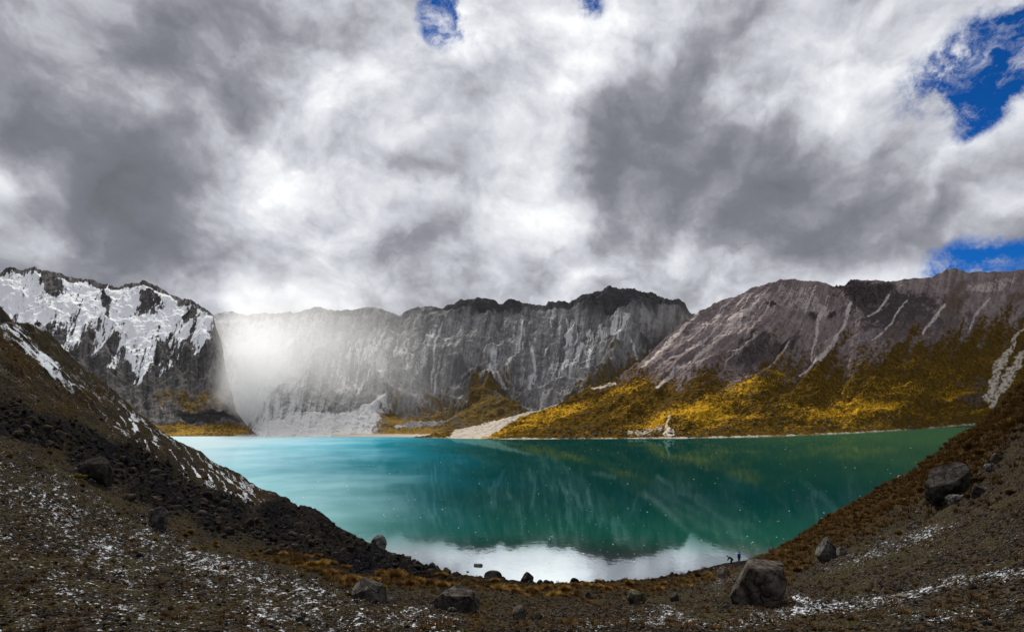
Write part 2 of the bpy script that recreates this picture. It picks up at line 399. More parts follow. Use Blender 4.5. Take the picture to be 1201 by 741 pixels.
def _lean(u): return 0.8 * sst(285, 360, u) * (1 - sst(430, 530, u))
def build_B():
    U, V, S, X, Y, Z, a, b, zc = layer(80, 920, 1250, 420, B_CREST, B_YC, lambda u: 512.2 + 0 * u,
        lambda s, u: (0.12 * s + 0.88 * s ** 1.8) * (1 - _lean(u)) + (0.34 * s + 0.66 * s ** 1.35) * _lean(u))
    k = bump01(S)
    wp = fbm(a / 50, b / 70, 3, 105) * 20
    slant = b * 0.16
    wq = fbm(a / 90, b / 60, 4, 133) * 45
    d = (ridged((a - slant * 2.2 + wq) / 95, b / 170, 3, 137, .4) - 0.5) * 20 * k * sst(0.10, 0.45, S)
    d += (ridged((a - slant + wp + wq * 0.4) / 40, b / 110, 4, 107, .45) - 0.5) * 9 * k * sst(0.12, 0.5, S)
    d += (ridged(a / 34 + wp / 25, (b + wq * 0.5) / 15, 4, 139, .5) - 0.5) * 3.2 * k * sst(0.25, 0.6, S)
    d += (ridged((a - slant) / 14 + wp / 30, b / 60, 4, 109, .45) - 0.5) * 2.6 * k * sst(0.2, 0.55, S)
    crag = np.clip(blob(U, V, 722, 352, 85, 18, 3) * 1.2 + blob(U, V, 570, 358, 40, 10) + blob(U, V, 770, 392, 22, 12, -10) * 0.8
                   + (1 - sst(3, 12, V - interp(U, B_CREST))) * 0.4, 0, 1)
    d += (ridged(a / 11, b / 12, 5, 113) - 0.45) * 7 * crag * (1 - 0.6 * sst(0.97, 1, S))
    d += fbm(a / 6, b / 7, 4, 177, 0.6) * 1.4 * k
    Z = Z - 16 * (1 - sst(268, 312, U)) * (1 - sst(0.25, 0.5, S))
    jag = (ridged(a / 14, b * 0 + 1.3, 5, 119, 0.65) - 0.55) * (1.8 + 2.5 * sst(640, 690, U)) * sst(0.93, 1.0, S)
    top = Z + d + jag
    n2 = fbm(U / 20, V / 16, 5, 121, 0.6); st = ridged((U + (V - 400) * 0.28) / 9 + n2 * 0.8, V / 55, 4, 125)
    st2 = ridged((U + (V - 400) * 0.28) / 17 + n2, V / 90, 4, 129)
    zone = (blob(U, V, 640, 400, 62, 46) * 1.0 + blob(U, V, 500, 410, 36, 50, 15) * 0.8 + blob(U, V, 430, 430, 40, 50, 20) * 0.8
            + blob(U, V, 715, 388, 40, 17, -15) * 0.9 + blob(U, V, 340, 430, 70, 60) * 0.6)
    st3 = ridged((U + (V - 400) * 0.28) / 5 + n2 * 0.6, V / 38, 3, 131)
    pale = sst(0.50, 0.92, st * 0.45 + st3 * 0.35 + st2 * 0.15 + zone * 0.30 + n2 * 0.15) * np.clip(zone * 1.3, 0.0, 1) * (0.40 + 0.55 * sst(-.35, .35, fbm(U / 40, V / 30, 3, 153)))
    for pts, w in (([(613,378),(608,405),(597,425),(590,445)], [1.5,1.5,2,1]), ([(665,372),(668,390),(660,420),(655,428)], [2,2,1.5,1]),
                   ([(705,372),(700,385),(690,410),(688,420)], [1.6,2,1.6,1]), ([(540,385),(525,400),(512,430),(508,452)], [2,2,2,1]),
                   ([(620,395),(628,420),(620,440)], [2,2,1]), ([(455,385),(440,420),(428,455)], [1.5,2,1]), ([(520,378),(512,400),(505,440)], [1.2,1.5,1]),
                   ([(578,420),(575,440),(590,440)], [7,6,3]), ([(740,400),(750,420),(748,430)], [2,3,2])):
        pale = np.maximum(pale, line(U + n2 * 2.5, V + n2, pts, w) * (0.75 + 0.35 * n2))
    veil_glow = sst(455, 262, U) * sst(360, 378, V)  # brightness of the sunlit snow curtain painted onto the wall, strongest at left
    pale = np.maximum(pale, veil_glow * (0.75 + 0.12 * st3 + 0.12 * st + 0.45 * n2))
    talus = sst(0.35, 0.7, blob(U, V, 370, 505, 110, 26) * 1.1 + n2 * 0.25 + blob(U, V, 445, 480, 28, 16, -30) * 0.7)
    pale = np.maximum(pale, talus * 0.85)
    ub = np.interp(U, [80, 400, 430, 455, 480, 520, 560, 600, 640, 670, 700, 740, 770, 800], [540, 540, 520, 465, 478, 455, 440, 438, 470, 458, 432, 415, 405, 400])
    nf = fbm(U / 4.5, V / 3.5, 4, 141, 0.7)
    grass = sst(-22, 22, V - ub + n2 * 26 + nf * 22) * 0.9
    grass *= 1 - 0.9 * sst(0.4, 0.7, blob(U, V, 628, 465, 22, 26, -10) + n2 * 0.25)
    grass *= 1 - 0.8 * sst(0.4, 0.7, blob(U, V, 500, 495, 40, 6, -8) + n2 * 0.25)
    dark = crag * 0.80 + 0.45 * sst(0.05, 0.5, fbm(U / 34, V / 26, 4, 151, .6)) * (1 - pale) + 0.55 * sst(0.4, 0.7, blob(U, V, 540, 430, 14, 14) + n2 * 0.5) + 0.5 * sst(0.4, 0.8, blob(U, V, 620, 450, 60, 40) + n2 * .3) * (1 - zone) * 0.6
    sand = sst(0.5, 0.8, line(U, V, [(390, 511), (430, 510.5), (520, 511), (600, 512)], [1.4, 2.2, 2.5, 2.5]) + n2 * 0.1)
    dark = dark * (1 - veil_glow)
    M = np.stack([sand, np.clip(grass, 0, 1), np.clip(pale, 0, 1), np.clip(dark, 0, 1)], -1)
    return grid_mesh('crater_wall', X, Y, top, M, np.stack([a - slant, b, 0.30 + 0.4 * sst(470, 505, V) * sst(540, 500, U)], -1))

def c_shore(u): return interp(u, C_SHORE)
def build_C():
    U, V, S, X, Y, Z, a, b, zc = layer(478, 1600, 1500, 430, C_CREST, C_YC, c_shore,
        lambda s, u: (0.38 * s + 0.62 * s ** 1.6))
    k = bump01(S) * sst(3, 60, zc)
    wp = fbm(a / 70, b / 80, 3, 205) * 24
    slant = b * (0.12 + 0.45 * sst(1060, 860, U))
    d = (ridged((a - slant + wp) / 55, b / 260, 3, 207, .35) - 0.5) * 6 * k
    d += (ridged((a - slant) / 17 + wp / 40, b / 130, 4, 209, .45) - 0.5) * 1.0 * k * sst(0.35, 0.7, S)
    d += fbm(a / 22, b / 22, 5, 219, 0.5) * 2.2 * sst(0.02, 0.2, S) * sst(0, 20, zc)
    crag = np.clip(blob(U, V, 1012, 346, 22, 11, 5) * 1.3 + blob(U, V, 990, 335, 16, 6) + blob(U, V, 1040, 336, 12, 6) + blob(U, V, 953, 372, 8, 5) + blob(U, V, 976, 368, 6, 5) + blob(U, V, 905, 358, 10, 4), 0, 1)
    d += (ridged(a / 9, b / 10, 4, 213) - 0.3) * 7 * crag
    d += fbm(a / 5, b / 5, 3, 277, 0.6) * 0.9 * sst(0.02, 0.1, S)
    jag = (ridged(a / 16, b * 0 + 5.3, 5, 221, 0.65) - 0.55) * 1.5 * sst(0.94, 1.0, S) * sst(60, 100, zc)
    top = Z + d + jag
    n2 = fbm(U / 24, V / 15, 5, 225, 0.6); n3 = fbm(U / 7, V / 5, 3, 226, 0.6)
    ss = (U + (V - 400) * 0.95)                       # scree runs down to the left on the western half
    st = ridged(ss / 11 + n2 * 0.5, V / 80, 4, 229)
    gb = np.interp(U, [478, 640, 700, 730, 752, 775, 800, 850, 900, 950, 1000, 1050, 1100, 1150, 1201, 1300], [400, 440, 440, 436, 436, 452, 444, 440, 428, 416, 418, 402, 396, 386, 376, 360])
    tongues = ridged((U + (V - 400) * 0.6) / 26, V / 100, 3, 231) * 34 - 17
    nf = fbm(U / 4.5, V / 3.5, 4, 241, 0.7)
    grass = sst(-34, 30, V - gb - tongues * sst(740, 800, U) + n2 * 16 + nf * 30)
    grass = np.maximum(grass, 0.5 * sst(0.35, 0.8, blob(U, V, 1120, 350, 36, 16, -50) + blob(U, V, 1190, 352, 18, 10, -20) + n2 * 0.4))
    pale = sst(0.45, 0.85, st * 0.6 + n2 * 0.15 + blob(U, V, 855, 385, 62, 34, -38) * 0.42) * np.clip(blob(U, V, 862, 378, 85, 42, -35) * 1.3, 0, 1) * 0.9
    pale = np.maximum(pale, 0.55 * sst(0.3, 0.7, blob(U, V, 1160, 335, 40, 8, -8) + n2 * 0.4))
    pale = np.maximum(pale, 0.5 * sst(0.35, 0.7, blob(U, V, 940, 350, 45, 16, 20) + n2 * 0.4))
    for pts, w in (([(998,357),(990,382),(975,405),(955,424),(938,437)], [2.2,2.5,2.5,2.5,1.5]), ([(972,345),(962,365),(956,395),(951,420)], [2.5,2.2,2,1.2]),
                   ([(818,366),(795,392),(775,410),(752,432)], [2,3,3,3]), ([(822,401),(800,413),(785,420)], [2,2,1]),
                   ([(870,380),(830,410),(795,432),(770,458)], [1.5,1.8,2.4,2]), ([(900,345),(870,372),(850,390)], [2,2,1]),
                   ([(1042,345),(1030,362),(1018,370)], [2,1.6,1]), ([(1108,355),(1095,372),(1082,392)], [1.5,2.4,1.2]), ([(1160,350),(1145,368),(1138,385)], [1.5,2.4,1.2]),
                   ([(1065,350),(1040,385),(1022,398)], [1,1.4,1])):
        pale = np.maximum(pale, line(U + n2 * 1.6, V + n2, pts, w) * (0.75 + 0.4 * n3))
    sand = line(U + n2 * 5, V + n3 * 1.2, [(668,465),(655,471),(630,479),(606,487),(590,496),(566,505),(540,513)], [1.2,2.2,2.6,3.6,6,9,12]) * (V > 460)
    sand = np.maximum(sand, line(U + n2 * 5, V + n2 * 3, [(1203,378),(1188,404),(1172,432),(1160,468)], [1.5,4,8,6]) * (.60 + .5 * nf))
    sand = np.maximum(sand, line(U + n2 * 5, V + n2 * 3, [(1225,388),(1198,420),(1180,448),(1163,477)], [2,8,7,4]) * (.60 + .5 * nf))
    sand = np.maximum(sand, sst(0.45, 0.75, blob(U, V, 785, 508, 9, 5) * 1.1 + n3 * 0.25))
    sand = np.maximum(sand, 0.5 * sst(0.55, 0.8, blob(U, V, 760, 502, 34, 6) + n3 * 0.55))
    sand = np.maximum(sand, line(U + n2 * 5, V + n2 * 2, [(787,492),(782,500),(786,508)], [1, 1.5, 3]))
    sand = np.maximum(sand, line(U + n2 * 6, V + n2 * 2, [(722,448),(705,453),(690,458)], [1.5, 1.2, 1]) * 0.8)
    sand = np.maximum(sand, (0.48 + 0.3 * n2) * (1 - sst(1.2, 2.6, c_shore(U) - V + n3 * 1.2)))
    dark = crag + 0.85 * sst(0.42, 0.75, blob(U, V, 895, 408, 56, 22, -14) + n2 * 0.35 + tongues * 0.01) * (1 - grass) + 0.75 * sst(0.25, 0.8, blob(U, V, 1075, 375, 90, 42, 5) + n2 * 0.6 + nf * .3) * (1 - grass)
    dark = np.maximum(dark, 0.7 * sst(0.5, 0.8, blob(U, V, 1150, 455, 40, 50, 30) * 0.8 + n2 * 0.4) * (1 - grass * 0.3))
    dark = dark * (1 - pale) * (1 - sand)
    M = np.stack([np.clip(sand, 0, 1), np.clip(grass * (1 - pale * (V < 460)), 0, 1), np.clip(pale, 0, 1), np.clip(dark, 0, 1)], -1)
    gm = blob(U, V, 860, 458, 110, 14, -22) * .75 + blob(U, V, 1000, 478, 70, 18, -8) * .6 + blob(U, V, 640, 488, 130, 10, -17) * .7 + blob(U, V, 830, 488, 60, 12) * .6 + blob(U, V, 1080, 440, 80, 40, -30) * .22 + blob(U, V, 1185, 345, 25, 12, -20) * .6 + blob(U, V, 745, 450, 30, 8, -15) * .5 + blob(U, V, 1120, 350, 30, 16, -50) * .4  # golden grass, with patches of sunlight put into its colour
    return grid_mesh('grassy_mountain', X, Y, top, M, np.stack([a - slant, b, 0.20 + gm * 0.62 + nf * 0.25 - 0.34 * (1 - sst(0, 50, V - gb)) * (1 - 0.6 * gm)], -1)), (X, Y, top, U, V)

mA = mountain_material('snowy_rock', c4(0.055,0.052,0.052), c4(0.18,0.168,0.16), c4(0.30,0.28,0.27), c4(0.42,0.38,0.33),
                       c4(0.05,0.035,0.015), c4(0.16,0.10,0.03), c4(0.40,0.25,0.05), 1.6, True)
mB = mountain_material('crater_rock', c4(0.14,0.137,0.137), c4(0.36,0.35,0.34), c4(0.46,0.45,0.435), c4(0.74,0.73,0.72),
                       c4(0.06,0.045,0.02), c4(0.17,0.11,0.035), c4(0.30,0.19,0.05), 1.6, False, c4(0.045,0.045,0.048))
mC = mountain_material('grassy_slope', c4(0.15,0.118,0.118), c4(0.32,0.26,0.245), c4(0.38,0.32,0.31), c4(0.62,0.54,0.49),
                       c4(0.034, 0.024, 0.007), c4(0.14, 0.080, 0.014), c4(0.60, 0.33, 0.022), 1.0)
tag(link('snowy_mountain', build_A(), mA), 'snow covered rocky mountain rising at the left behind the near slope', kind='structure')
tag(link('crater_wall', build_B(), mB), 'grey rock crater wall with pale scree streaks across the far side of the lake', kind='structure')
meC, dataC = build_C()
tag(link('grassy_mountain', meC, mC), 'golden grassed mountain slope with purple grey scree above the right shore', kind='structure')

# ------------------------------------------------------------------ near ground mesh
def build_ground():
    dense = np.radians(np.linspace(-46, 46, 1350))
    rest = np.radians(np.concatenate([np.linspace(46.8, 180, 90)[:-1]]))
    th = np.concatenate([-rest[::-1][0:], dense, rest])
    th = np.concatenate([[-math.pi + 1e-4], th])
    r = np.concatenate([np.geomspace(0.6, 12, 40)[:-1], np.geomspace(12, 165, 640)[:-1], np.geomspace(165, 3200, 40)])
    TH, R = np.meshgrid(th, r, indexing='ij')
    X = R * np.sin(TH); Y = R * np.cos(TH)
    Z = near_height(X, Y)
    u, v, w = near_uv(X, Y)
    n1 = fbm(u / 60, v / 40, 4, 301); n2 = fbm(u / 14, v / 10, 4, 305, 0.6)
    rub = rubble_mask(u, v) * (0.75 + 0.5 * n1)
    lo = np.interp(u, *RUB_LO); up = np.interp(u, *RUB_UP); vc = near_params(u)[0]
    rub = np.maximum(rub, 0.8 * (1 - sst(3, 9, v - vc)) * (u > 560) * (u < 880))
    # snow streaks running down the left slope, parallel to its edge
    ang = math.radians(38); p = u * math.cos(ang) + v * math.sin(ang); q = -u * math.sin(ang) + v * math.cos(ang)
    strk = ridged(p / 40, q / 4.5 + n2 * 0.3, 4, 311)
    zone = (1 - sst(-10, 25, v - up)) * (u < 360)
    near_edge = np.exp(-((v - vc - 26) / 24) ** 2) * sst(110, 160, u) * (1 - sst(290, 340, u))
    rub = np.maximum(rub, 0.85 * sst(0.45, 0.7, blob(u, v, 30, 505, 60, 16, 10) + blob(u, v, 100, 470, 30, 10, 35) + 0.9 * blob(u, v, 25, 395, 14, 24, 40) + blob(u, v, 60, 440, 16, 12, 30) * .8 + n2 * 0.3 + n1 * .3))
    rub = np.maximum(rub, 0.8 * zone * sst(0.15, 0.5, n1 - 0.3 * n2))
    patch = blob(u, v, 50, 420, 36, 7, 40) * 0.9 + blob(u, v, 15, 385, 24, 10, 40) * 0.6 + blob(u, v, 40, 375, 20, 4, 45) * 0.5 + blob(u, v, 60, 432, 10, 6, 20) * .7
    sn = zone * (0.02 + 0.62 * sst(0.42, 0.72, strk + 0.25 * n1) * (0.62 + near_edge * 0.8) + (patch + blob(u, v, 90, 455, 50, 9, 42) * .22 + blob(u, v, 25, 350, 30, 10, 45) * .35) * sst(0.3, 0.7, strk + .25) * 0.9 + 0.12 * n2)
    # thin flecks over the gravel
    below = sst(-4, 30, v - lo)
    flk = ridged(u / 26, v / 4.5 + n1 * 1.2, 3, 321)
    left = below * (1 - sst(520, 620, u)) * (0.25 + 0.20 * n1 + 0.26 * sst(0.40, 0.85, flk) + 0.08 * n2)
    dens = blob(u, v, 430, 722, 90, 16, 6) * 0.12 + blob(u, v, 200, 640, 160, 30, 14) * 0.10 + blob(u, v, 340, 700, 120, 24, 12) * 0.06
    lines = 0
    for (pts, wd, am) in (([(940,672),(1010,655),(1060,640),(1130,610),(1201,575)], 9, .36), ([(800,728),(860,732),(960,712),(1060,700),(1120,684),(1201,676)], 8, .42),
                      ([(1050,715),(1100,722),(1201,708)], 9, .30), ([(930,700),(945,702)], 8, .85), ([(640,728),(700,735),(780,722)], 10, .36),
                      ([(930,668),(990,662)], 6, .4), ([(1020,640),(1090,622)], 12, .25), ([(840,690),(850,680),(870,672)], 5, .25)):
        lines = np.maximum(lines, line(u, v + n1 * 5, pts, [wd] * len(pts)) * am)
    right = below * sst(560, 700, u) * (0.22 + 0.16 * n1 + 0.10 * sst(.45, .9, flk)) + lines * 0.8 * (0.75 + 0.5 * n2)
    right = right * (1 - 0.8 * (1 - sst(30, 75, v - vc)) * (u > 900))
    snow = np.clip(sn + (left + dens * below) * (u < 620) + right * (1 - 0.0), 0, 1) * (Z > 0.3)
    snow = np.clip(snow - rub * 0.12, 0, 1)
    band = (1 - sst(25, 60, v - vc + n1 * 12)) * sst(870, 930, u) * 0.85
    band2 = np.exp(-((v - np.interp(u, [250, 330, 420, 520, 640, 760, 860], [640, 655, 682, 686, 693, 690, 668])) / 9) ** 2) * sst(240, 300, u) * (1 - sst(850, 890, u)) * 0.8
    slope_g = zone * (0.45 + 0.5 * n1) * (v > 360)
    patches = 0.55 * sst(0.25, 0.6, n1 + 0.2 * n2) * (v > lo)
    gr = np.clip(np.maximum(np.maximum(band, band2), np.maximum(slope_g, patches)), 0, 1)
    pl = 0.42 * sst(0.2, 0.7, blob(u, v, 1110, 600, 120, 40, -25) + n1 * 0.3) * (v > vc + 45)
    M = np.stack([snow, np.clip(rub, 0, 1), gr, np.clip(pl, 0, 1)], -1)
    return grid_mesh('ground', X, Y, Z, M, closed=True)
MG = ground_material()
tag(link('ground', build_ground(), MG), 'dark gravel bank with thin snow in the foreground', kind='structure')

# ------------------------------------------------------------------ lake
def water_material():
    m, t = new_mat('lake_water')
    tc = t.new('ShaderNodeTexCoord'); pos = tc.outputs['Object']
    sp = t.new('ShaderNodeSeparateXYZ'); t.l.new(pos, sp.inputs[0])
    n1 = t.noise(pos, 0.012, 4, 0.6)
    # milky glacial water on the left with the sunlit mist's glow painted in, green shallows along the near and right bank
    silt_glow = t.step(t.m('ADD', sp.outputs[0], t.m('MULTIPLY', t.m('SUBTRACT', n1, 0.5), 90)), -150.0, 10.0, 1.0, 0.0)
    deep = t.mix(n1, c4(0.0, 0.026, 0.034), c4(0.0, 0.052, 0.040))
    shallow = t.step(t.m('ADD', t.m('ADD', sp.outputs[1], t.m('MULTIPLY', sp.outputs[0], -0.9)), t.m('MULTIPLY', t.m('SUBTRACT', n1, 0.5), 60)), 60.0, 10.0)
    col = t.mix(shallow, deep, c4(0.012, 0.085, 0.018))
    nearsh = t.step(sp.outputs[1], 150.0, 85.0)
    col = t.mix(t.m('MULTIPLY', nearsh, 0.9), col, c4(0.0, 0.085, 0.048))
    col = t.mix(silt_glow, col, c4(0.02, 0.48, 0.70))
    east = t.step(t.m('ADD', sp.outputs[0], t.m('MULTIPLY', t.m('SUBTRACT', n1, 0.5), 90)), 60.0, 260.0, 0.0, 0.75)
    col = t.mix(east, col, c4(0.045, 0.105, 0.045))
    mist_glow = t.step(t.m('ADD', sp.outputs[0], t.m('ADD', t.m('MULTIPLY', sp.outputs[1], 0.25), t.m('MULTIPLY', t.m('SUBTRACT', n1, 0.5), 120))), 20.0, -90.0)  # near-white reflection of the bright mist painted into the water colour
    col = t.mix(mist_glow, col, c4(0.72, 0.93, 0.99))
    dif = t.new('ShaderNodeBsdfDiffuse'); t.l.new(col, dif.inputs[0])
    gl = t.new('ShaderNodeBsdfGlossy'); gl.inputs['Color'].default_value = c4(0.72, 0.98, 1.0)
    gl.inputs['Roughness'].default_value = 0.035
    wv = t.v('MULTIPLY', pos, (1.0, 0.6, 1.0))
    hh = t.m('ADD', t.noise(wv, 0.9, 3, 0.6), t.m('MULTIPLY', t.noise(pos, 0.06, 3, 0.5), 2.0))
    bp = t.new('ShaderNodeBump'); bp.inputs['Strength'].default_value = 0.35; bp.inputs['Distance'].default_value = 0.02
    t.l.new(hh, bp.inputs['Height']); t.l.new(bp.outputs[0], gl.inputs['Normal'])
    fr = t.new('ShaderNodeFresnel'); fr.inputs['IOR'].default_value = 1.6
    lw = t.new('ShaderNodeLayerWeight'); lw.inputs[0].default_value = 0.5
    near = t.step(lw.outputs['Facing'], 0.80, 0.75)
    t.l.new(t.mix(near, c4(0.30, 0.58, 0.53), c4(0.93, 1.0, 1.0)), gl.inputs['Color'])
    fac = t.m('MULTIPLY_ADD', near, 0.54, 0.41)
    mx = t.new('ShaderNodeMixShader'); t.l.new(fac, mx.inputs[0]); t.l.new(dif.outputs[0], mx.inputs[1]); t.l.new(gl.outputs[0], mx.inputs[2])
    o = t.new('ShaderNodeOutputMaterial'); t.l.new(mx.outputs[0], o.inputs[0])
    return m
th = np.linspace(-1.15, 1.15, 60)[:, None]; rr = np.geomspace(55, 1100, 40)[None, :]
me = grid_mesh('water', rr * np.sin(th), rr * np.cos(th), 0 * rr * th)
tag(link('water', me, water_material()), 'turquoise and emerald crater lake reflecting the clouds', kind='structure')

# ------------------------------------------------------------------ rocks
ICO = {}
def ico(sub):
    if sub not in ICO:
        import bmesh
        bm = bmesh.new(); bmesh.ops.create_icosphere(bm, subdivisions=sub, radius=1.0)
        v = np.array([x.co[:] for x in bm.verts]); bm.verts.ensure_lookup_table()
        f = np.array([[w.index for w in p.verts] for p in bm.faces]); bm.free()
        ICO[sub] = (v / np.linalg.norm(v, axis=1)[:, None], f)
    return ICO[sub]

def n3(v, s, seed, o=4):
    return (fbm(v[:, 0] * s + seed, v[:, 1] * s - seed, o, seed % 50) + fbm(v[:, 1] * s + 7, v[:, 2] * s + seed, o, (seed + 3) % 50)
            + fbm(v[:, 2] * s - 5, v[:, 0] * s + 2 * seed, o, (seed + 9) % 50)) / 2.0

def rock_points(sub, seed, planes=12, dims=(1, 1, 1), rough=0.06, flat_top=None, soft=14.0):
    rs = np.random.RandomState(seed)
    d, f = ico(sub)
    n = rs.randn(planes, 3); n /= np.linalg.norm(n, axis=1)[:, None]
    off = 0.62 + 0.38 * rs.rand(planes)
    if flat_top is not None:
        n = np.vstack([n, [flat_top[0], flat_top[1], 1.0]]); n[-1] /= np.linalg.norm(n[-1]); off = np.append(off, flat_top[2])
    dots = np.maximum(d @ n.T, 1e-3)
    r = off[None, :] / dots
    r = np.minimum(r, 4.0)
    rad = -np.log(np.exp(-soft * r).sum(1) + np.exp(-soft * 1.12)) / soft   # soft minimum keeps worn edges
    rad = np.maximum(rad, 0.3)
    p = d * rad[:, None]
    p = p * (1 + rough * n3(p, 1.7, seed + 1, 5) + rough * 0.35 * n3(p, 6.0, seed + 2, 3))[:, None]
    p *= np.array(dims)[None, :]
    return p, f

def tri_mesh(name, p, f, smooth=True):
    me = bpy.data.meshes.new(name)
    me.vertices.add(len(p)); me.vertices.foreach_set('co', p.astype(np.float32).ravel())
    me.loops.add(f.size); me.loops.foreach_set('vertex_index', f.ravel().astype(np.int32))
    me.polygons.add(len(f)); me.polygons.foreach_set('loop_start', (np.arange(len(f)) * f.shape[1]).astype(np.int32))
    me.update(calc_edges=True); me.polygons.foreach_set('use_smooth', np.full(len(f), smooth)); me.validate()
    return me

M_DARK = rock_material('dark_andesite', c4(0.006, 0.006, 0.006), c4(0.065, 0.060, 0.058))
M_GREY = rock_material('grey_andesite', c4(0.022, 0.021, 0.020), c4(0.17, 0.16, 0.15))
M_BROWN = rock_material('brown_boulder', c4(0.020, 0.017, 0.015), c4(0.15, 0.13, 0.115))
M_PALE = rock_material('pale_stone', c4(0.04, 0.034, 0.028), c4(0.22, 0.19, 0.155))
M_SCREE = rock_material('black_scree', c4(0.003, 0.003, 0.003), c4(0.034, 0.032, 0.032))
M_GRAV = rock_material('brown_gravel', c4(0.008, 0.006, 0.004), c4(0.095, 0.073, 0.050))
M_LICH = rock_material('lichen_rock', c4(0.03, 0.028, 0.02), c4(0.15, 0.14, 0.10), c4(0.10, 0.11, 0.04))

# name, label, category, u, v of centre, width px, height px, material, seed, planes, depth ratio, flat top, rotation, roughness
AROUND = []
BOULDERS = [
 ('boulder', 'big dark brown block boulder with a flat lighter top, right of centre in the foreground', 895, 694, 63, 50, M_BROWN, 11, 9, 0.9, (0.02, -0.05, 0.66), 0.3),
 ('boulder', 'low wide dark boulder with a pale upper edge, largest boulder left of centre', 534, 710, 64, 24, M_BROWN, 23, 10, 0.8, (0.12, -0.1, 0.6), 0.1),
 ('boulder', 'dark grey sloping boulder beside yellow moss, left of the low wide boulder', 430, 697, 46, 24, M_GREY, 34, 8, 0.8, (0.5, -0.2, 0.62), 0.6),
 ('boulder', 'grey rounded boulder on the right bank with a small stone leaning at its foot', 974, 648, 29, 27, M_GREY, 41, 14, 0.9, None, 0.2),
 ('rock', 'small tan stone leaning at the foot of the grey rounded boulder', 989, 651, 12, 10, M_PALE, 52, 8, 1, None, 0.2),
 ('boulder', 'dark slanting boulder high on the right bank among brown grass tussocks', 1120, 568, 62, 42, M_DARK, 63, 9, 0.8, (-0.4, -0.3, 0.62), -0.2),
 ('boulder', 'round dark boulder at the waterline in front of the white reflection', 618, 678, 18, 13, M_DARK, 71, 16, 0.9, None, 0.4),
 ('boulder', 'grey boulder with a light top on the lake edge of the dark rubble', 443, 636, 21, 15, M_GREY, 82, 12, 0.9, None, 0.9),
 ('boulder', 'large dark rounded boulder on the left slope beside yellow green moss', 106, 550, 40, 26, M_DARK, 93, 14, 0.9, None, 0.2),
 ('boulder', 'upright dark grey boulder below the rubble on the left slope', 183, 606, 24, 24, M_GREY, 104, 9, 0.8, None, 0.8),
 ('boulder', 'olive lichen covered boulder alone in the bottom centre gravel', 748, 708, 25, 17, M_LICH, 115, 11, 0.8, (0.1, -0.2, 0.62), 0.5),
 ('rock', 'pale pointed rock in the grass just below the two people', 850, 671, 17, 13, M_PALE, 126, 7, 0.7, None, 0.9),
 ('boulder', 'flat topped brown rock directly behind the big block boulder', 905, 664, 38, 15, M_BROWN, 137, 9, 0.9, (0.1, -0.1, 0.6), 0.1),
 ('rock', 'small brown grey rock at the bottom between the wide boulder and the lichen boulder', 609, 723, 18, 16, M_BROWN, 148, 8, 0.8, None, 1.2),
 ('boulder', 'dark boulder at the waterline where the rubble meets the white reflection', 508, 668, 16, 13, M_DARK, 159, 12, 0.9, None, 0.3),
 ('rock', 'light topped rock on the shore left of the round dark boulder', 548, 672, 12, 8, M_PALE, 161, 10, 0.9, None, 0.3),
 ('rock', 'wide dark rock lying on the shore between the light topped rock and the round boulder', 578, 678, 24, 9, M_DARK, 172, 10, 0.8, None, 0.0),
 ('rock', 'pale pink rock at the right end of the white reflection', 905, 645, 9, 6, M_PALE, 183, 10, 0.9, None, 0.0),
 ('rock', 'small upright grey rock behind the grass strip, left of the lichen boulder', 690, 696, 9, 9, M_GREY, 194, 8, 0.8, None, 0.0),
 ('rock', 'pale flat rock in the grass strip right of the upright grey rock', 731, 695, 9, 5, M_PALE, 205, 8, 0.8, None, 0.5),
 ('rock', 'small dark rock half sunk in gravel right of the lichen boulder', 792, 701, 12, 9, M_DARK, 216, 8, 0.8, None, 0.5),
 ('rock', 'flat dark rock in the shallow water by the lower right shore', 779, 672, 6, 3, M_DARK, 227, 8, 0.8, None, 0.5),
 ('rock', 'grey rock at the top of the right bank, uphill of the slanting boulder', 1172, 541, 14, 10, M_PALE, 238, 9, 0.8, None, 0.5),
 ('rock', 'dark cracked rock just below the slanting boulder on the right bank', 1150, 572, 18, 12, M_DARK, 249, 9, 0.8, None, 0.1),
 ('rock', 'pale rock on the edge of the right bank against green water', 1057, 558, 7, 5, M_PALE, 251, 9, 0.8, None, 0.1),
]
for (nm, lab, u, v, wp, hp, mat, seed, planes, dr, ft, rot) in BOULDERS:
    x, y, z = near_at(u, min(v + hp * 0.42, 738))
    wm = wp * 0.90 / FPX * y; hm = hp * 0.95 / FPX * y
    p, f = rock_points(6 if wp > 40 else (5 if wp > 20 else 4), seed, planes, (1, 1, 1), 0.07, ft, 60)
    c, s = math.cos(rot), math.sin(rot)
    p = p @ np.array([[c, s, 0], [-s, c, 0], [0, 0, 1]])
    ext = p.max(0) - p.min(0)
    p = p * np.array([wm / ext[0], wm * dr / ext[1], hm * 1.55 / ext[2]])
    p[:, 2] -= p[:, 2].min(); p[:, :2] -= (p.max(0) + p.min(0))[:2] / 2
    o = link(nm, tri_mesh(nm, p, f), mat, loc=(x, y + wm * dr * 0.35, z - hm * 0.55))
    tag(o, lab, 'boulder' if nm == 'boulder' else 'rock')
    if wp > 12: AROUND.append((x, y + wm * dr * 0.35, wm))
# a pale rock standing in the shallow water
x, y = (560.5 - UC) / FPX * (17017 / 193.0), 17017 / 193.0
p, f = rock_points(4, 260, 9, (0.62, 0.45, 0.35), 0.07, (0, 0, 0.5))
tag(link('rock', tri_mesh('rock', p, f), M_PALE, loc=(x, y, 0.08)), 'pale rock standing alone in the shallow water left of the round dark boulder', 'rock')

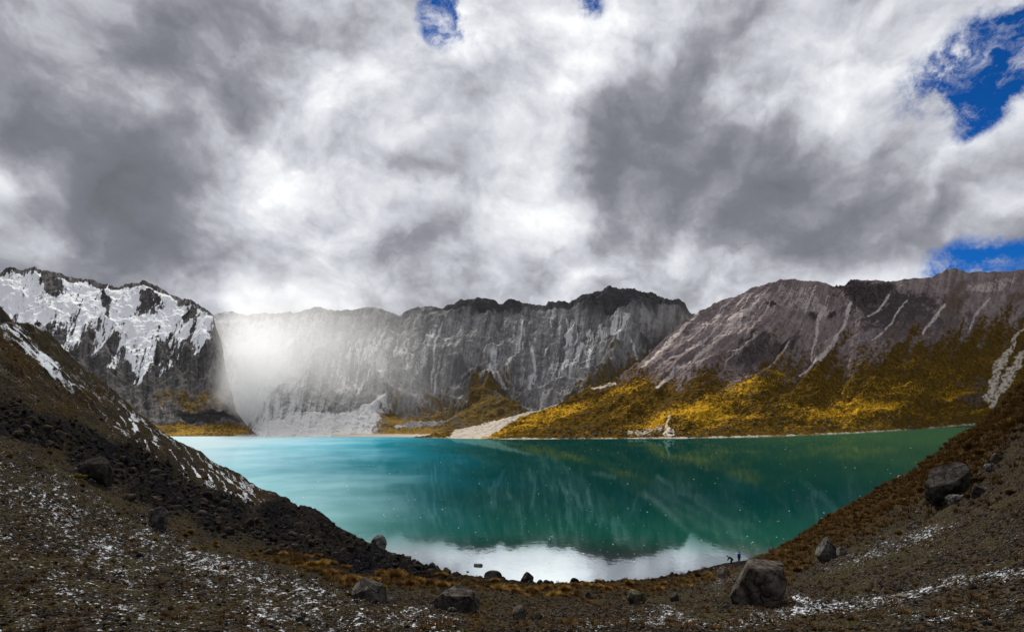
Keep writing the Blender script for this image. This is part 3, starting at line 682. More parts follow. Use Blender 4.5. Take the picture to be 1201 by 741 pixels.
rng = random.Random(5)
def ground_spot(u, v): return near_at(u, v)
RM = []
for i in range(9):
    p, f = rock_points(3, 400 + i * 7, 7 + i % 5, (1.0, 0.85, 0.72), 0.09, None, 18)
    p = p / (p[:, 0].max() - p[:, 0].min())
    me = tri_mesh('rock', p, f)
    RM.append(p); RM[-1] = (me, p, f)
MATS = [M_SCREE, M_DARK, M_GRAV]
ROCKMESH = []
for i, (me, p, f) in enumerate(RM):
    for k, mt in enumerate(MATS):
        m2 = me.copy(); m2.materials.append(mt); ROCKMESH.append((m2, k))

def rub_density(u, v):
    vc = float(near_params(float(u))[0])
    if v < vc + 1: return 0
    return float(rubble_mask(np.array([float(u)]), np.array([float(v)]))[0])
def near_many(u, v):
    vc, yc, yb = near_params(u); y = yc * (yb / yc) ** ((v - vc) / (741 - vc)); x = (u - UC) / FPX * y
    return x, y, near_height(x, y)
rs = np.random.RandomState(31)
NC = 14000
u1 = rs.uniform(0, 580, NC); v1 = rs.uniform(430, 700, NC); vcc = near_params(u1)[0]
ok = (v1 > vcc + 1) & (rs.rand(NC) < rubble_mask(u1, v1) ** 1.5); u1, v1 = u1[ok][:4600], v1[ok][:4600]
u2 = rs.uniform(440, 880, 480); v2 = near_params(u2)[0] + np.abs(rs.normal(0, 2.5, 480)) + 0.5
u3 = rs.uniform(0, 1201, 700); v3 = rs.uniform(near_params(u3)[0] + 3, 745); ok = (v3 < 700) | (rs.rand(700) < .5); u3, v3 = u3[ok], v3[ok]
uu = np.concatenate([u1, u2, u3]); vv = np.concatenate([v1, v2, v3])
base = np.concatenate([0.38 + 0 * u1, 0.30 + 0 * u2, 0.14 + 0 * u3]); zn = ['rubble'] * len(u1) + ['shore'] * len(u2) + ['bank'] * len(u3)
xx, yy, zz = near_many(uu, vv)
sz = np.minimum(base * np.exp(rs.normal(0, 0.48, len(uu))) * (0.55 + 0.45 * np.minimum(yy, 80) / 60), 1.4)
cand = [(sz[i] / yy[i], uu[i], vv[i], xx[i], yy[i], zz[i], sz[i], zn[i]) for i in range(len(uu))]
cand.sort(reverse=True)
cand = [c for c in cand if not (836 < c[1] < 880 and c[2] > 652 and c[2] < 676)]
def stone_pose(): return (rng.uniform(-.5, .5), rng.uniform(-.5, .5), rng.uniform(0, 6.28))
RL = {'rubble': ('dark angular rock in the rubble slope falling to the lake on the left', 'rocks of the dark rubble slope'),
      'shore': ('dark wet rock along the near waterline in the centre', 'rocks along the near waterline'),
      'bank': ('loose stone half sunk in the gravel of the near bank', 'loose stones on the near bank')}
first = True
for (k, u, v, x, y, z, sz, zone) in cand[:270]:
    me, _k = rng.choice(ROCKMESH)
    o = link('rock', me, loc=(x, y, z + sz * 0.12), rot=stone_pose(), scale=(sz, sz, sz))
    tag(o, RL[zone][0], 'rock', RL[zone][1])

def merged(name, items, base_pf, mat, smooth=False):
    P, F, off = [], [], 0
    for (x, y, z, sz, r, sq) in items:
        p, f = base_pf[int(r * 97) % len(base_pf)]
        c, s = math.cos(r), math.sin(r); c2, s2 = math.cos(r * 3.1) , math.sin(r * 3.1)
        q = p @ np.array([[1, 0, 0], [0, c2, s2], [0, -s2, c2]]) @ np.array([[c, s, 0], [-s, c, 0], [0, 0, 1]])
        q = q * np.array([sz, sz, sz * sq]) + np.array([x, y, z])
        P.append(q); F.append(f + off); off += len(p)
    return link(name, tri_mesh(name, np.vstack(P), np.vstack(F), smooth), mat)
low = []
for i in range(8):
    p, f = rock_points(2, 600 + i, 8, (1, 0.85, 0.7), 0.1); low.append((p / (p[:, 0].max() - p[:, 0].min()), f))
o = merged('rubble', [(x, y, z + sz * 0.1, sz, rng.uniform(0, 6.28), 1) for (k, u, v, x, y, z, sz, zn) in cand[270:]], low, M_SCREE)
tag(o, 'loose dark rubble covering the left slope down to the water', 'rubble', kind='stuff')
# gravel
tiny = []
for i in range(6):
    p, f = rock_points(1, 700 + i, 6, (1, 0.8, 0.6), 0.1); tiny.append((p / (p[:, 0].max() - p[:, 0].min()), f))
rs = np.random.RandomState(9)
NG = 26000
gu = rs.uniform(-40, 1241, NG); gw = rs.uniform(0, 1.08, NG)
vc, yc, yb = near_params(gu); gy = yc * (yb / yc) ** gw; gx = (gu - UC) / FPX * gy; gz = near_height(gx, gy)
gs = np.exp(rs.normal(0, 0.45, NG)) * (0.045 + 0.0009 * gy)
ar = []
for (ax, ay, aw) in AROUND:
    for j in range(22):
        an = rs.uniform(0, 6.28); q = aw * (0.5 + abs(rs.normal(0, 0.22)))
        bx, by = ax + math.cos(an) * q, ay + math.sin(an) * q
        bz = float(near_height(np.array([bx]), np.array([by]))[0]); b_ = aw * 0.09 * math.exp(rs.normal(0, 0.5)); ar.append((bx, by, bz + b_ * .1, b_, rs.uniform(0, 6.28), .9))
tag(merged('gravel', ar, low, M_GREY), 'broken grey stones lying around the foot of the boulders', 'gravel', kind='stuff')
for nm, sel, mt, lab in (('gravel', slice(0, 14000), M_GRAV, 'brown gravel strewn over the near bank'), ('gravel', slice(14000, 21500), M_SCREE, 'dark gravel strewn over the near bank'),
                         ('gravel', slice(21500, NG), M_PALE, 'pale gravel strewn over the near bank')):
    it = list(zip(gx[sel], gy[sel], gz[sel] + gs[sel] * 0.15, gs[sel], rs.uniform(0, 6.28, NG)[sel], rs.uniform(.6, 1, NG)[sel]))
    tag(merged(nm, it, tiny, mt), lab, 'gravel', kind='stuff')

# boulders scattered along the far shore and on the grassy slope
X, Y, T, U, V = dataC
items = []
sel = np.argwhere((U > 640) & (U < 1150) & (V > c_shore(U) - 14) & (V < c_shore(U) - 0.8) & (Y < 660))
for i in rs.choice(len(sel), 420, replace=False):
    a, b = sel[i]; items.append((X[a, b], Y[a, b], T[a, b] + 0.2, float(np.exp(rs.normal(0, 0.5)) * 1.1), rs.uniform(0, 6.28), 0.8))
sel = np.argwhere((U > 740) & (U < 1201) & (V > 400) & (V < 500))
for i in rs.choice(len(sel), 300, replace=False):
    a, b = sel[i]; items.append((X[a, b], Y[a, b], T[a, b] + 0.2, float(np.exp(rs.normal(0, 0.5)) * 0.9), rs.uniform(0, 6.28), 0.8))
for sl, mt in ((slice(0, None, 2), M_GREY), (slice(1, None, 2), M_PALE)):
    tag(merged('scree', items[sl], low, mt), 'small scattered stones along the far right shore and slope', 'stones', kind='stuff')

# ------------------------------------------------------------------ tussocks
def tussock_mesh(seed, n=260, spread=0.5, hgt=0.45):
    r = np.random.RandomState(seed)
    P, F, C = [], [], []
    for i in range(n):
        a = r.uniform(0, 6.28); q = r.uniform(0, 1) ** 0.6
        bx, by = math.cos(a) * q * spread * 0.55, math.sin(a) * q * spread * 0.55
        out = 0.25 + 0.75 * q + r.normal(0, .12)
        L = hgt * r.uniform(0.75, 1.2) * (1.05 - 0.25 * q)
        dx, dy = math.cos(a + r.normal(0, .3)), math.sin(a + r.normal(0, .3))
        w = 0.012 + 0.008 * r.rand(); tx, ty = -dy * w, dx * w
        k = len(P)
        pts = []
        for s in (0, 0.4, 0.75, 1.0):
            h = L * (s - 0.28 * out * s * s) * 1.1; o_ = out * L * 0.75 * s * s + 0.1 * s * L * out
            pts.append((bx + dx * o_, by + dy * o_, h))
        g = r.rand()
        for j, (x, y, z) in enumerate(pts[:-1]):
            P += [(x - tx, y - ty, z), (x + tx, y + ty, z)]; C += [(j * 0.33, g, 0, 1)] * 2
        P.append(pts[-1]); C.append((1, g, 0, 1))
        F += [(k, k + 1, k + 3), (k, k + 3, k + 2), (k + 2, k + 3, k + 5), (k + 2, k + 5, k + 4), (k + 4, k + 5, k + 6)]
    return np.array(P), np.array(F), np.array(C)
def tussock_obj(seed, mat, n, hgt, spread):
    p, f, c = tussock_mesh(seed, n, spread, hgt)
    me = tri_mesh('grass_tussock', p, f, True)
    at = me.color_attributes.new('blade', 'FLOAT_COLOR', 'POINT'); at.data.foreach_set('color', c.astype(np.float32).ravel())
    me.materials.append(mat)
    return me
G_BROWN = grass_material('dry_tussock', c4(0.018, 0.010, 0.004), c4(0.19, 0.108, 0.036))
G_GOLD = grass_material('golden_tussock', c4(0.03, 0.016, 0.005), c4(0.28, 0.155, 0.040))
G_YEL = grass_material('yellow_moss', c4(0.03, 0.025, 0.003), c4(0.15, 0.12, 0.01))
TB = [tussock_obj(800 + i, G_BROWN, 240, 0.5, 0.55) for i in range(4)]
TG = [tussock_obj(820 + i, G_GOLD, 240, 0.45, 0.55) for i in range(4)]
TY = [tussock_obj(840 + i, G_YEL, 260, 0.16, 0.6) for i in range(3)]
spots = []
def add_t(u, v, size, kind, zone): 
    x, y, z = near_at(u, v); spots.append((u, v, x, y, z, size, kind, zone))
# singled out by eye in the photograph (left row above the boulders)
for (u, v, px) in ((388,661,17),(405,665,15),(358,652,17),(372,656,13),(448,676,20),(463,681,26),(440,684,14),(490,684,18),(505,688,20),(517,681,16),(530,690,20),
                   (560,690,18),(585,695,20),(600,688,14),(640,694,14),(662,696,15),(700,690,14),(480,690,18),(612,697,14),(575,684,14)):
    x, y, z = near_at(u, v); add_t(u, v, px / FPX * y, 'gold', 'row')
while len([s for s in spots if s[7] == 'row']) < 105:
    u = rng.uniform(330, 836); c = np.interp(u, [330, 420, 520, 640, 760, 860], [655, 683, 688, 694, 690, 668])
    add_t(u, c + rng.gauss(0, 4), rng.uniform(0.55, 1.25), 'gold', 'row')
for (u, v, px) in ((1096,585,26),(1140,528,22),(1185,508,26),(1160,500,20),(1201,500,24),(1150,535,18),(920,655,18),(935,645,20),(1148,567,16),(1186,582,14),(918,662,20)):
    x, y, z = near_at(u, v); add_t(u, v, px / FPX * y, 'brown', 'right')
while len([s for s in spots if s[7] == 'right']) < 150:
    u = rng.uniform(890, 1215); vc = float(near_params(u)[0])
    v = vc + abs(rng.gauss(0, 24)) * (0.55 + (u - 890) / 400) + 1.5
    if v > 640 and u > 960: continue
    add_t(u, v, rng.uniform(0.55, 1.15), 'brown', 'right')
while len([s for s in spots if s[7] == 'left']) < 45:
    u = rng.uniform(0, 330); vc = float(near_params(u)[0]); v = rng.uniform(vc + 5, np.interp(u, *RUB_LO) + 40)
    add_t(u, v, rng.uniform(0.35, 0.8), 'brown', 'left')
TLAB = {'row': ('golden brown grass tussock in the strip between the near gravel and the rocky waterline', 'golden tussocks along the near shore'),
        'right': ('dark brown grass tussock on the steep edge of the right bank', 'brown tussocks on the right bank'),
        'left': ('small brown grass tussock on the rubble strewn left slope', 'small tussocks on the left slope')}
for (u, v, x, y, z, size, kind, zone) in spots:
    me = rng.choice(TB if kind == 'brown' else TG)
    s = size
    o = link('grass_tussock', me, loc=(x, y, z - 0.04), rot=(rng.uniform(-.15, .15), rng.uniform(-.15, .15), rng.uniform(0, 6.28)), scale=(s, s, s * rng.uniform(.8, 1.1)))
    tag(o, TLAB[zone][0], 'grass tussock', TLAB[zone][1])
for (u, v, px, lab) in ((410,703,18,'bright yellow moss cushion at the left foot of the sloping grey boulder'), (559,730,14,'yellow moss cushion at the right foot of the low wide boulder'),
                   (1152,582,13,'yellow green moss cushion below the slanting boulder on the right bank'), (1121,620,9,'small yellow moss cushion alone on the right bank gravel'),
                   (44,550,14,'olive moss cushion left of the large rounded boulder on the left slope'), (90,562,26,'wide olive yellow moss cushion below the large rounded boulder'),
                   (684,731,16,'small ochre moss cushion at the bottom of the picture below the grass strip'), (235,640,14,'olive moss cushion right of the upright grey boulder on the left slope')):
    x, y, z = near_at(u, v); s = px / FPX * y
    tag(link('moss_cushion', rng.choice(TY), loc=(x, y, z - 0.02), rot=(0, 0, rng.uniform(0, 6)), scale=(s, s, s)), lab, 'moss')
# short dry grass too dense to count
P, F, C, off = [], [], [], 0
sm = [tussock_mesh(870 + i, 26, 0.5, 0.4) for i in range(5)]
rs = np.random.RandomState(77)
ua = rs.uniform(880, 1215, 2600); va = near_params(ua)[0] + np.abs(rs.normal(0, 22, 2600)) * (0.6 + (ua - 880) / 350) + 1; sa = rs.uniform(.5, 1.0, 2600)
ub = rs.uniform(320, 880, 1300); vb = np.interp(ub, [330, 420, 520, 640, 760, 860], [655, 683, 688, 694, 690, 668]) + rs.normal(0, 5, 1300); sb = rs.uniform(.4, .8, 1300)
uc_ = rs.uniform(0, 1201, 1900); vd = rs.uniform(near_params(uc_)[0] + 4, 741); sc_ = rs.uniform(.2, .5, 1900)
uu = np.concatenate([ua, ub, uc_]); vv = np.concatenate([va, vb, vd]); ss_ = np.concatenate([sa, sb, sc_])
ok = ~((uu > 836) & (uu < 880) & (vv > 650) & (vv < 676)); uu, vv, ss_ = uu[ok], vv[ok], ss_[ok]
xx, yy, zz = near_many(uu, vv)
for i in range(len(uu)):
    r = rng.uniform(0, 6.28); c, sn = math.cos(r), math.sin(r)
    p, f, cc = sm[i % 5]
    P.append(p @ np.array([[c, sn, 0], [-sn, c, 0], [0, 0, 1]]) * ss_[i] * (1 + yy[i] * 0.006) + np.array([xx[i], yy[i], zz[i] - .03])); F.append(f + off); C.append(cc); off += len(p)
me = tri_mesh('dry_grass', np.vstack(P), np.vstack(F), True)
at = me.color_attributes.new('blade', 'FLOAT_COLOR', 'POINT'); at.data.foreach_set('color', np.vstack(C).astype(np.float32).ravel())
tag(link('dry_grass', me, G_BROWN), 'short dry brown grass scattered over the near bank', 'grass', kind='stuff')

# ------------------------------------------------------------------ ice flakes floating on the lake
P, F, off = [], [], 0
for i in range(400):
    v = 514 + 165 * rng.random() ** 0.8; u = rng.uniform(220, 1120)
    y = 17017 / (v - VH)
    if v > near_params(u)[0] - 2: continue
    x = (u - UC) / FPX * y; s = y / FPX * rng.choice([0.25, 0.35, 0.4, 0.5, 0.8])
    n = 6; k = [(x + math.cos(j) * s * rng.uniform(.6, 1.1), y + math.sin(j) * s * 1.6 * rng.uniform(.6, 1.1)) for j in np.linspace(0, 5.24, n)]
    for zz in (0.012, 0.05): P += [(a, b, zz) for a, b in k]
    F += [tuple(off + n + j for j in range(n))] + [(off + j, off + (j + 1) % n, off + n + (j + 1) % n, off + n + j) for j in range(n)]; off += 2 * n
me = bpy.data.meshes.new('ice_flakes'); me.from_pydata(P, [], F)
tag(link('ice_flakes', me, simple_material('wet_ice', c4(0.5, 0.58, 0.6), c4(0.75, 0.8, 0.82), 2, 0.4)), 'tiny pale ice flakes floating all over the lake', 'ice', kind='stuff')

# ------------------------------------------------------------------ two people at the waterline
def skinned(name, joints, bones, mat, parent, sub=2):
    names = list(joints); me = bpy.data.meshes.new(name)
    me.from_pydata([joints[n][0] for n in names], [(names.index(a), names.index(b)) for a, b in bones], [])
    o = link(name, me, None)
    sk = o.modifiers.new('skin', 'SKIN'); sk.use_smooth_shade = True
    for i, n in enumerate(names):
        r = joints[n][1]; d = me.skin_vertices[0].data[i]; d.radius = (r, r) if not isinstance(r, tuple) else r; d.use_root = (i == 0)
    sb = o.modifiers.new('sub', 'SUBSURF'); sb.levels = sub; sb.render_levels = sub
    dg = bpy.context.evaluated_depsgraph_get(); m2 = bpy.data.meshes.new_from_object(o.evaluated_get(dg))
    o.modifiers.clear(); o.data = m2; m2.name = name; m2.materials.clear(); m2.materials.append(mat); o.parent = parent
    return o
M_SKIN = simple_material('skin', c4(0.32, 0.19, 0.13), c4(0.36, 0.22, 0.15), 8, 0.6)
M_HAIR = simple_material('black_hair', c4(0.008, 0.007, 0.006), c4(0.02, 0.017, 0.014), 40, 0.6)
M_BLUE = simple_material('blue_jacket', c4(0.004, 0.02, 0.34), c4(0.008, 0.04, 0.48), 5, 0.7)
M_BLK = simple_material('black_cloth', c4(0.005, 0.005, 0.006), c4(0.014, 0.013, 0.014), 6, 0.85)
M_NAVY = simple_material('dark_trousers', c4(0.006, 0.007, 0.012), c4(0.016, 0.018, 0.028), 6, 0.85)

def hand(J, Bn, side, wrist, direction):
    wx, wy, wz = wrist; d = np.array(direction, float); d /= np.linalg.norm(d)
    sd = np.cross(d, [0.0, 1.0, 0.01]); sd /= np.linalg.norm(sd)
    palm = np.array(wrist) + d * 0.07
    J['palm' + side] = (tuple(palm), (0.036, 0.018)); Bn.append(('wrist' + side, 'palm' + side))
    for k, (o_, L) in enumerate(((-0.03, .065), (-0.01, .078), (0.01, .072), (0.03, .055))):
        a = palm + d * 0.03 + sd * o_; b = a + d * L * .55; c = b + d * L * .45 + np.array([0, -.012, 0])
        J['f%d' % k + side] = (tuple(a), .010); J['g%d' % k + side] = (tuple(b), .009); J['h%d' % k + side] = (tuple(c), .008)
        Bn += [('palm' + side, 'f%d' % k + side), ('f%d' % k + side, 'g%d' % k + side), ('g%d' % k + side, 'h%d' % k + side)]
    a = np.array(wrist) + d * .03 + sd * -.04; b = a + d * .035 + sd * -.012
    J['th' + side] = (tuple(a), .011); J['ti' + side] = (tuple(b), .010); Bn += [('palm' + side, 'th' + side), ('th' + side, 'ti' + side)]

def person(loc, rz, pose, scale, label, jacket, trousers):
    root = bpy.data.objects.new('person', None); COL.objects.link(root); root.location = loc; root.rotation_euler = (0, 0, rz); root.scale = (scale,) * 3
    tag(root, label, 'person')
    J = {k: v for k, v in pose.items()}
    Bn = [('pelvis','waist'),('waist','chest'),('chest','neck'),('neck','chin'),('chin','head'),('head','crown')]
    for s in 'LR':
        Bn += [('chest','sh'+s),('sh'+s,'el'+s),('el'+s,'wrist'+s),('pelvis','hip'+s),('hip'+s,'kn'+s),('kn'+s,'an'+s),('an'+s,'toe'+s)]
        e, w = np.array(J['el'+s][0]), np.array(J['wrist'+s][0]); hand(J, Bn, s, J['wrist'+s][0], w - e)
    skinned('body', J, Bn, M_SKIN, root)
    g = lambda k, r: (pose[k][0], r)
    e = {'waist': g('waist', .165), 'chest': g('chest', .19), 'collar': (tuple(np.array(pose['chest'][0]) * .35 + np.array(pose['neck'][0]) * .65), .09), 'hem': (tuple(np.array(pose['pelvis'][0]) - [0, 0, .02]), .175)}
    b = [('hem', 'waist'), ('waist', 'chest'), ('chest', 'collar')]
    for s in 'LR': e.update({'sh'+s: g('sh'+s, .085), 'el'+s: g('el'+s, .062), 'wr'+s: g('wrist'+s, .048)}); b += [('chest','sh'+s),('sh'+s,'el'+s),('el'+s,'wr'+s)]
    skinned('jacket', e, b, jacket, root)
    e = {'pelvis': g('pelvis', .15)}; b = []
    for s in 'LR': e.update({'hip'+s: g('hip'+s, .105), 'kn'+s: g('kn'+s, .078), 'an'+s: g('an'+s, .06)}); b += [('pelvis','hip'+s),('hip'+s,'kn'+s),('kn'+s,'an'+s)]
    skinned('trousers', e, b, trousers, root)
    for s in 'LR':
        a = np.array(pose['an'+s][0]); t_ = np.array(pose['toe'+s][0])
        skinned('shoe', {'a': (tuple(a - [0, 0, .01]), .055), 'b': (tuple(a * .8 + t_ * .2 - [0, 0, .035]), .058), 'c': (tuple(t_), .045), 'd': (tuple(t_ + (t_ - a) * .15), .035)}, [('a','b'),('b','c'),('c','d')], M_BLK, root)
    hd = np.array(pose['head'][0]); cr = np.array(pose['crown'][0]); up = (cr - hd) / np.linalg.norm(cr - hd); fw = np.array(pose['_fwd'][0]) if '_fwd' in pose else np.array([0, 1, 0.])
    p, f = ico(3); q = p * np.array([.088, .100, .100]); q = q + n3(p, 5, 3, 2)[:, None] * .006
    o = link('hair', tri_mesh('hair', q + (hd + up * .035 - fw * .028), f), M_HAIR, parent=root)
    for s in (-1, 1):
        e_ = hd + fw * .082 + np.cross(fw, up) * s * .03 + up * .005
        link('eye', tri_mesh('eye', ico(2)[0] * .011 + e_, ico(2)[1]), M_HAIR, parent=root)
    link('nose', tri_mesh('nose', ico(2)[0] * np.array([.013, .016, .02]) + hd + fw * .093 - up * .02, ico(2)[1]), M_SKIN, parent=root)
    return root
STAND = {'pelvis': ((0,0,.93), (.15,.11)), 'waist': ((0,0,1.08), (.135,.10)), 'chest': ((0,.01,1.30), (.165,.115)), 'neck': ((0,.01,1.48), .055), 'chin': ((0,.03,1.54), .062), 'head': ((0,.035,1.62), (.078,.09)), 'crown': ((0,.02,1.70), (.065,.075)),
         'shL': ((-.19,0,1.41), .062), 'elL': ((-.24,.02,1.12), .047), 'wristL': ((-.22,.12,.88), .032), 'shR': ((.19,0,1.41), .062), 'elR': ((.24,.02,1.12), .047), 'wristR': ((.22,.12,.88), .032),
         'hipL': ((-.10,0,.88), .092), 'knL': ((-.12,.03,.49), .062), 'anL': ((-.12,0,.09), .042), 'toeL': ((-.15,.18,.04), .035), 'hipR': ((.10,0,.88), .092), 'knR': ((.12,.02,.49), .062), 'anR': ((.13,-.03,.09), .042), 'toeR': ((.17,.14,.04), .035)}
BEND = {'pelvis': ((0,0,.86), (.15,.12)), 'waist': ((0,.12,.98), (.14,.11)), 'chest': ((0,.32,1.10), (.165,.125)), 'neck': ((0,.48,1.20), .055), 'chin': ((0,.55,1.21), .062), 'head': ((0,.62,1.22), (.078,.09)), 'crown': ((0,.66,1.28), (.065,.075)),
         'shL': ((-.18,.40,1.13), .062), 'elL': ((-.21,.50,.86), .047), 'wristL': ((-.15,.62,.66), .032), 'shR': ((.18,.40,1.13), .062), 'elR': ((.21,.46,.86), .047), 'wristR': ((.15,.58,.64), .032),
         'hipL': ((-.10,0,.82), .095), 'knL': ((-.12,.10,.46), .064), 'anL': ((-.12,-.02,.09), .042), 'toeL': ((-.14,.16,.04), .035), 'hipR': ((.10,0,.82), .095), 'knR': ((.13,.16,.47), .064), 'anR': ((.13,.08,.09), .042), 'toeR': ((.16,.26,.04), .035)}
x, y, z = near_at(867, 660.0)
person((x, y, z - .02), math.radians(25), STAND, 0.97, 'person standing upright at the waterline in a bright blue jacket and dark trousers', M_BLUE, M_NAVY)
x, y, z = near_at(858.5, 662.5)
person((x, y, z - .02), math.radians(78), BEND, 1.0, 'person in black clothes bending forward towards the water beside the one in blue', M_BLK, M_BLK)

# ------------------------------------------------------------------ curtain of sunlit snowfall behind the left mountain
def mist():
    yy = (450, 560); P = []
    for y in yy:
        for z in (1.0, 190.0):
            P += [(-0.478 * y - 45, y, z), (-0.478 * y + 250, y, z)]
    F = [(0,1,3,2),(4,6,7,5),(0,4,5,1),(2,3,7,6),(0,2,6,4),(1,5,7,3)]
    me = bpy.data.meshes.new('snow_squall'); me.from_pydata(P, [], F)
    m, t = new_mat('falling_snow')
    pos = t.new('ShaderNodeTexCoord').outputs['Object']
    sp = t.new('ShaderNodeSeparateXYZ'); t.l.new(pos, sp.inputs[0])
    q = t.m('ADD', sp.outputs[0], t.m('MULTIPLY', sp.outputs[1], 0.478))
    q = t.m('ADD', q, t.m('MULTIPLY', sp.outputs[2], -0.05))
    sv = t.v('MULTIPLY', pos, (1.0, 0.3, 0.16))
    n = t.noise(sv, 0.03, 3, 0.6)
    q2 = t.m('ADD', q, t.m('MULTIPLY', t.m('SUBTRACT', n, 0.5), 60))
    f = t.m('MULTIPLY', t.step(q2, -22.0, 30.0), t.m('POWER', t.step(q2, 30.0, 190.0, 1.0, 0.0, False), 1.8))
    f = t.m('MULTIPLY', f, t.step(t.m('ADD', sp.outputs[2], t.m('MULTIPLY', t.m('SUBTRACT', n, 0.5), 100)), 150.0, 55.0))
    f = t.m('MULTIPLY', f, t.step(n, 0.3, 0.75, 0.6, 1.5))
    f = t.m('MULTIPLY', f, t.step(sp.outputs[2], 10.0, 130.0, 1.7, 0.40))
    pv = t.new('ShaderNodeVolumePrincipled')
    pv.inputs['Color'].default_value = c4(0.98, 0.99, 1.0); pv.inputs['Anisotropy'].default_value = 0.6
    t.l.new(t.m('MULTIPLY', f, MIST_D), pv.inputs['Density'])
    o = t.new('ShaderNodeOutputMaterial'); t.l.new(pv.outputs[0], o.inputs['Volume'])
    return tag(link('snow_squall', me, m), 'bright curtain of falling snow lit by the sun behind the left mountain', 'mist', kind='stuff')
MIST_D = 0.020
mist()

# ------------------------------------------------------------------ sky
SUN_AZ, SUN_EL = math.radians(-25), math.radians(45)
def world():
    w = bpy.data.worlds.new('World'); SC.world = w; w.use_nodes = True; w.node_tree.nodes.clear()
    t = NT(w.node_tree)
    gen = t.new('ShaderNodeTexCoord').outputs['Generated']
    d = t.v('NORMALIZE', gen)
    sky = t.new('ShaderNodeTexSky', sky_type='NISHITA'); sky.sun_disc = False
    sky.sun_elevation = SUN_EL; sky.sun_rotation = SUN_AZ; sky.altitude = 4200
    blue = t.mix(1.0, sky.outputs[0], c4(0.04, 0.36, 0.80), 'MULTIPLY')
    bg1 = t.new('ShaderNodeBackground'); t.l.new(blue, bg1.inputs[0]); bg1.inputs[1].default_value = 0.10
    # clouds: billowing noise on the sphere of directions
    wn = t.noise(d, 2.2, 3, 0.5, 0, True)
    dw = t.v('ADD', d, t.v('MULTIPLY', t.v('SUBTRACT', wn, (0.5, 0.5, 0.5)), (0.14, 0.14, 0.14)))
    wn2 = t.noise(d, 8.0, 5, 0.6, 0, True)
    dw2 = t.v('ADD', dw, t.v('MULTIPLY', t.v('SUBTRACT', wn2, (0.5, 0.5, 0.5)), (0.10, 0.10, 0.10)))
    st = t.v('MULTIPLY', dw, (1.0, 1.0, 1.25))
    def puff(vec, scale, det):
        n = t.new('ShaderNodeTexNoise', noise_type='RIDGED_MULTIFRACTAL'); t.l.new(vec, n.inputs['Vector'])
        n.inputs['Scale'].default_value = scale; n.inputs['Detail'].default_value = det; n.inputs['Roughness'].default_value = 0.52
        n.inputs['Lacunarity'].default_value = 2.2; n.inputs['Offset'].default_value = 1.0; n.inputs['Gain'].default_value = 1.6; n.normalize = False
        return t.m('MULTIPLY_ADD', n.outputs[0], -0.5, 1.05)
    pv = t.v('ADD', st, t.v('MULTIPLY', t.v('SUBTRACT', wn2, (0.5, 0.5, 0.5)), (0.08, 0.08, 0.08)))
    def dens(off):
        v1 = t.v('ADD', st, off); v2 = t.v('ADD', pv, off)
        return t.m('ADD', t.m('MULTIPLY', t.noise(v1, 3.0, 7, 0.53), 0.62), t.m('MULTIPLY', puff(v2, 3.6, 5.0), 0.24))
    n0 = dens((0, 0, 0)); ns = dens((-0.028, 0.0, 0.045))
    relief = t.m('SUBTRACT', n0, ns)
    def pdir(u, v):
        a = np.array([(u - UC) / FPX, 1.0, (VH - v) / FPX]); return tuple(a / np.linalg.norm(a))
    def blobs(lst, vec):
        acc = None
        for (u, v, rad, amp) in lst:
            k = 1.0 / (1 - math.cos(math.radians(rad)))
            dt = t.v('DOT_PRODUCT', vec, pdir(u, v))
            e = t.m('EXPONENT', t.m('MULTIPLY', t.m('SUBTRACT', dt, 1.0), k))
            acc = t.m('MULTIPLY_ADD', e, amp, acc if acc is not None else 0.0)
        return acc
    dn = t.v('NORMALIZE', dw2)
    light = blobs([(320,205,3.4,.22),(375,165,4,.17),(245,270,3.4,.26),(430,115,5,.18),(285,335,5,.02),(560,330,6,.08),(420,270,6,.08),(90,95,3,.24),(85,235,2.2,.14),(8,270,3,.16),
                   (505,45,3.5,.22),(560,60,3,.2),(650,30,6,.16),(650,140,4,.10),(1000,40,8,.13),(970,100,4,.10),(870,120,4,.12),(1110,190,4,.06),(1175,180,3.0,.20),(1000,150,4,.1),(660,310,4,.10),(775,290,3,.18),(600,285,6,.10),(700,275,4,.10),(830,310,5,.08),(1190,60,3,.1),
                   (800,330,4,.08),(1060,120,4,.10),(710,40,4,.16),(640,255,4,.10),
                   (60,30,9,-.09),(40,150,6,-.10),(90,200,5,-.12),(140,240,6,-.20),(185,300,5,-.24),(215,235,4,-.16),(310,120,5,-.12),(320,60,4,-.08),(250,205,3,-.12),(410,70,4,-.14),(200,90,5,-.10),
                   (690,185,5,-.14),(760,175,5,-.14),(830,205,7,-.18),(930,230,6,-.16),(1010,215,5,-.10),(720,215,4,-.08),(900,290,6,-.10),(920,60,4,-.10),(620,100,3,-.08),
                   (540,180,4,-.06),(755,310,2,-.16),(1130,255,6,-.06),(480,330,5,-.04),(500,120,3,-.06)], dn)
    L = t.m('MULTIPLY_ADD', light, 1.30, 0.54)
    L = t.m('ADD', L, t.m('MULTIPLY', t.m('SUBTRACT', n0, 0.47), 0.85))
    L = t.m('ADD', L, t.m('MULTIPLY', relief, 1.7))
    f0 = t.noise(pv, 13.0, 6, 0.62); f1 = t.noise(t.v('ADD', pv, (-0.012, 0.0, 0.020)), 13.0, 3, 0.6)
    L = t.m('ADD', L, t.m('MULTIPLY', t.m('SUBTRACT', f0, f1), 0.45))
    L = t.m('MAXIMUM', L, t.m('MULTIPLY_ADD', L, 0.50, 0.165))
    ramp = t.new('ShaderNodeValToRGB'); t.l.new(L, ramp.inputs[0]); el = ramp.color_ramp.elements
    el[0].position = 0.0; el[0].color = c4(0.14, 0.145, 0.165); el[1].position = 1.08; el[1].color = c4(1.0, 1.0, 1.0)
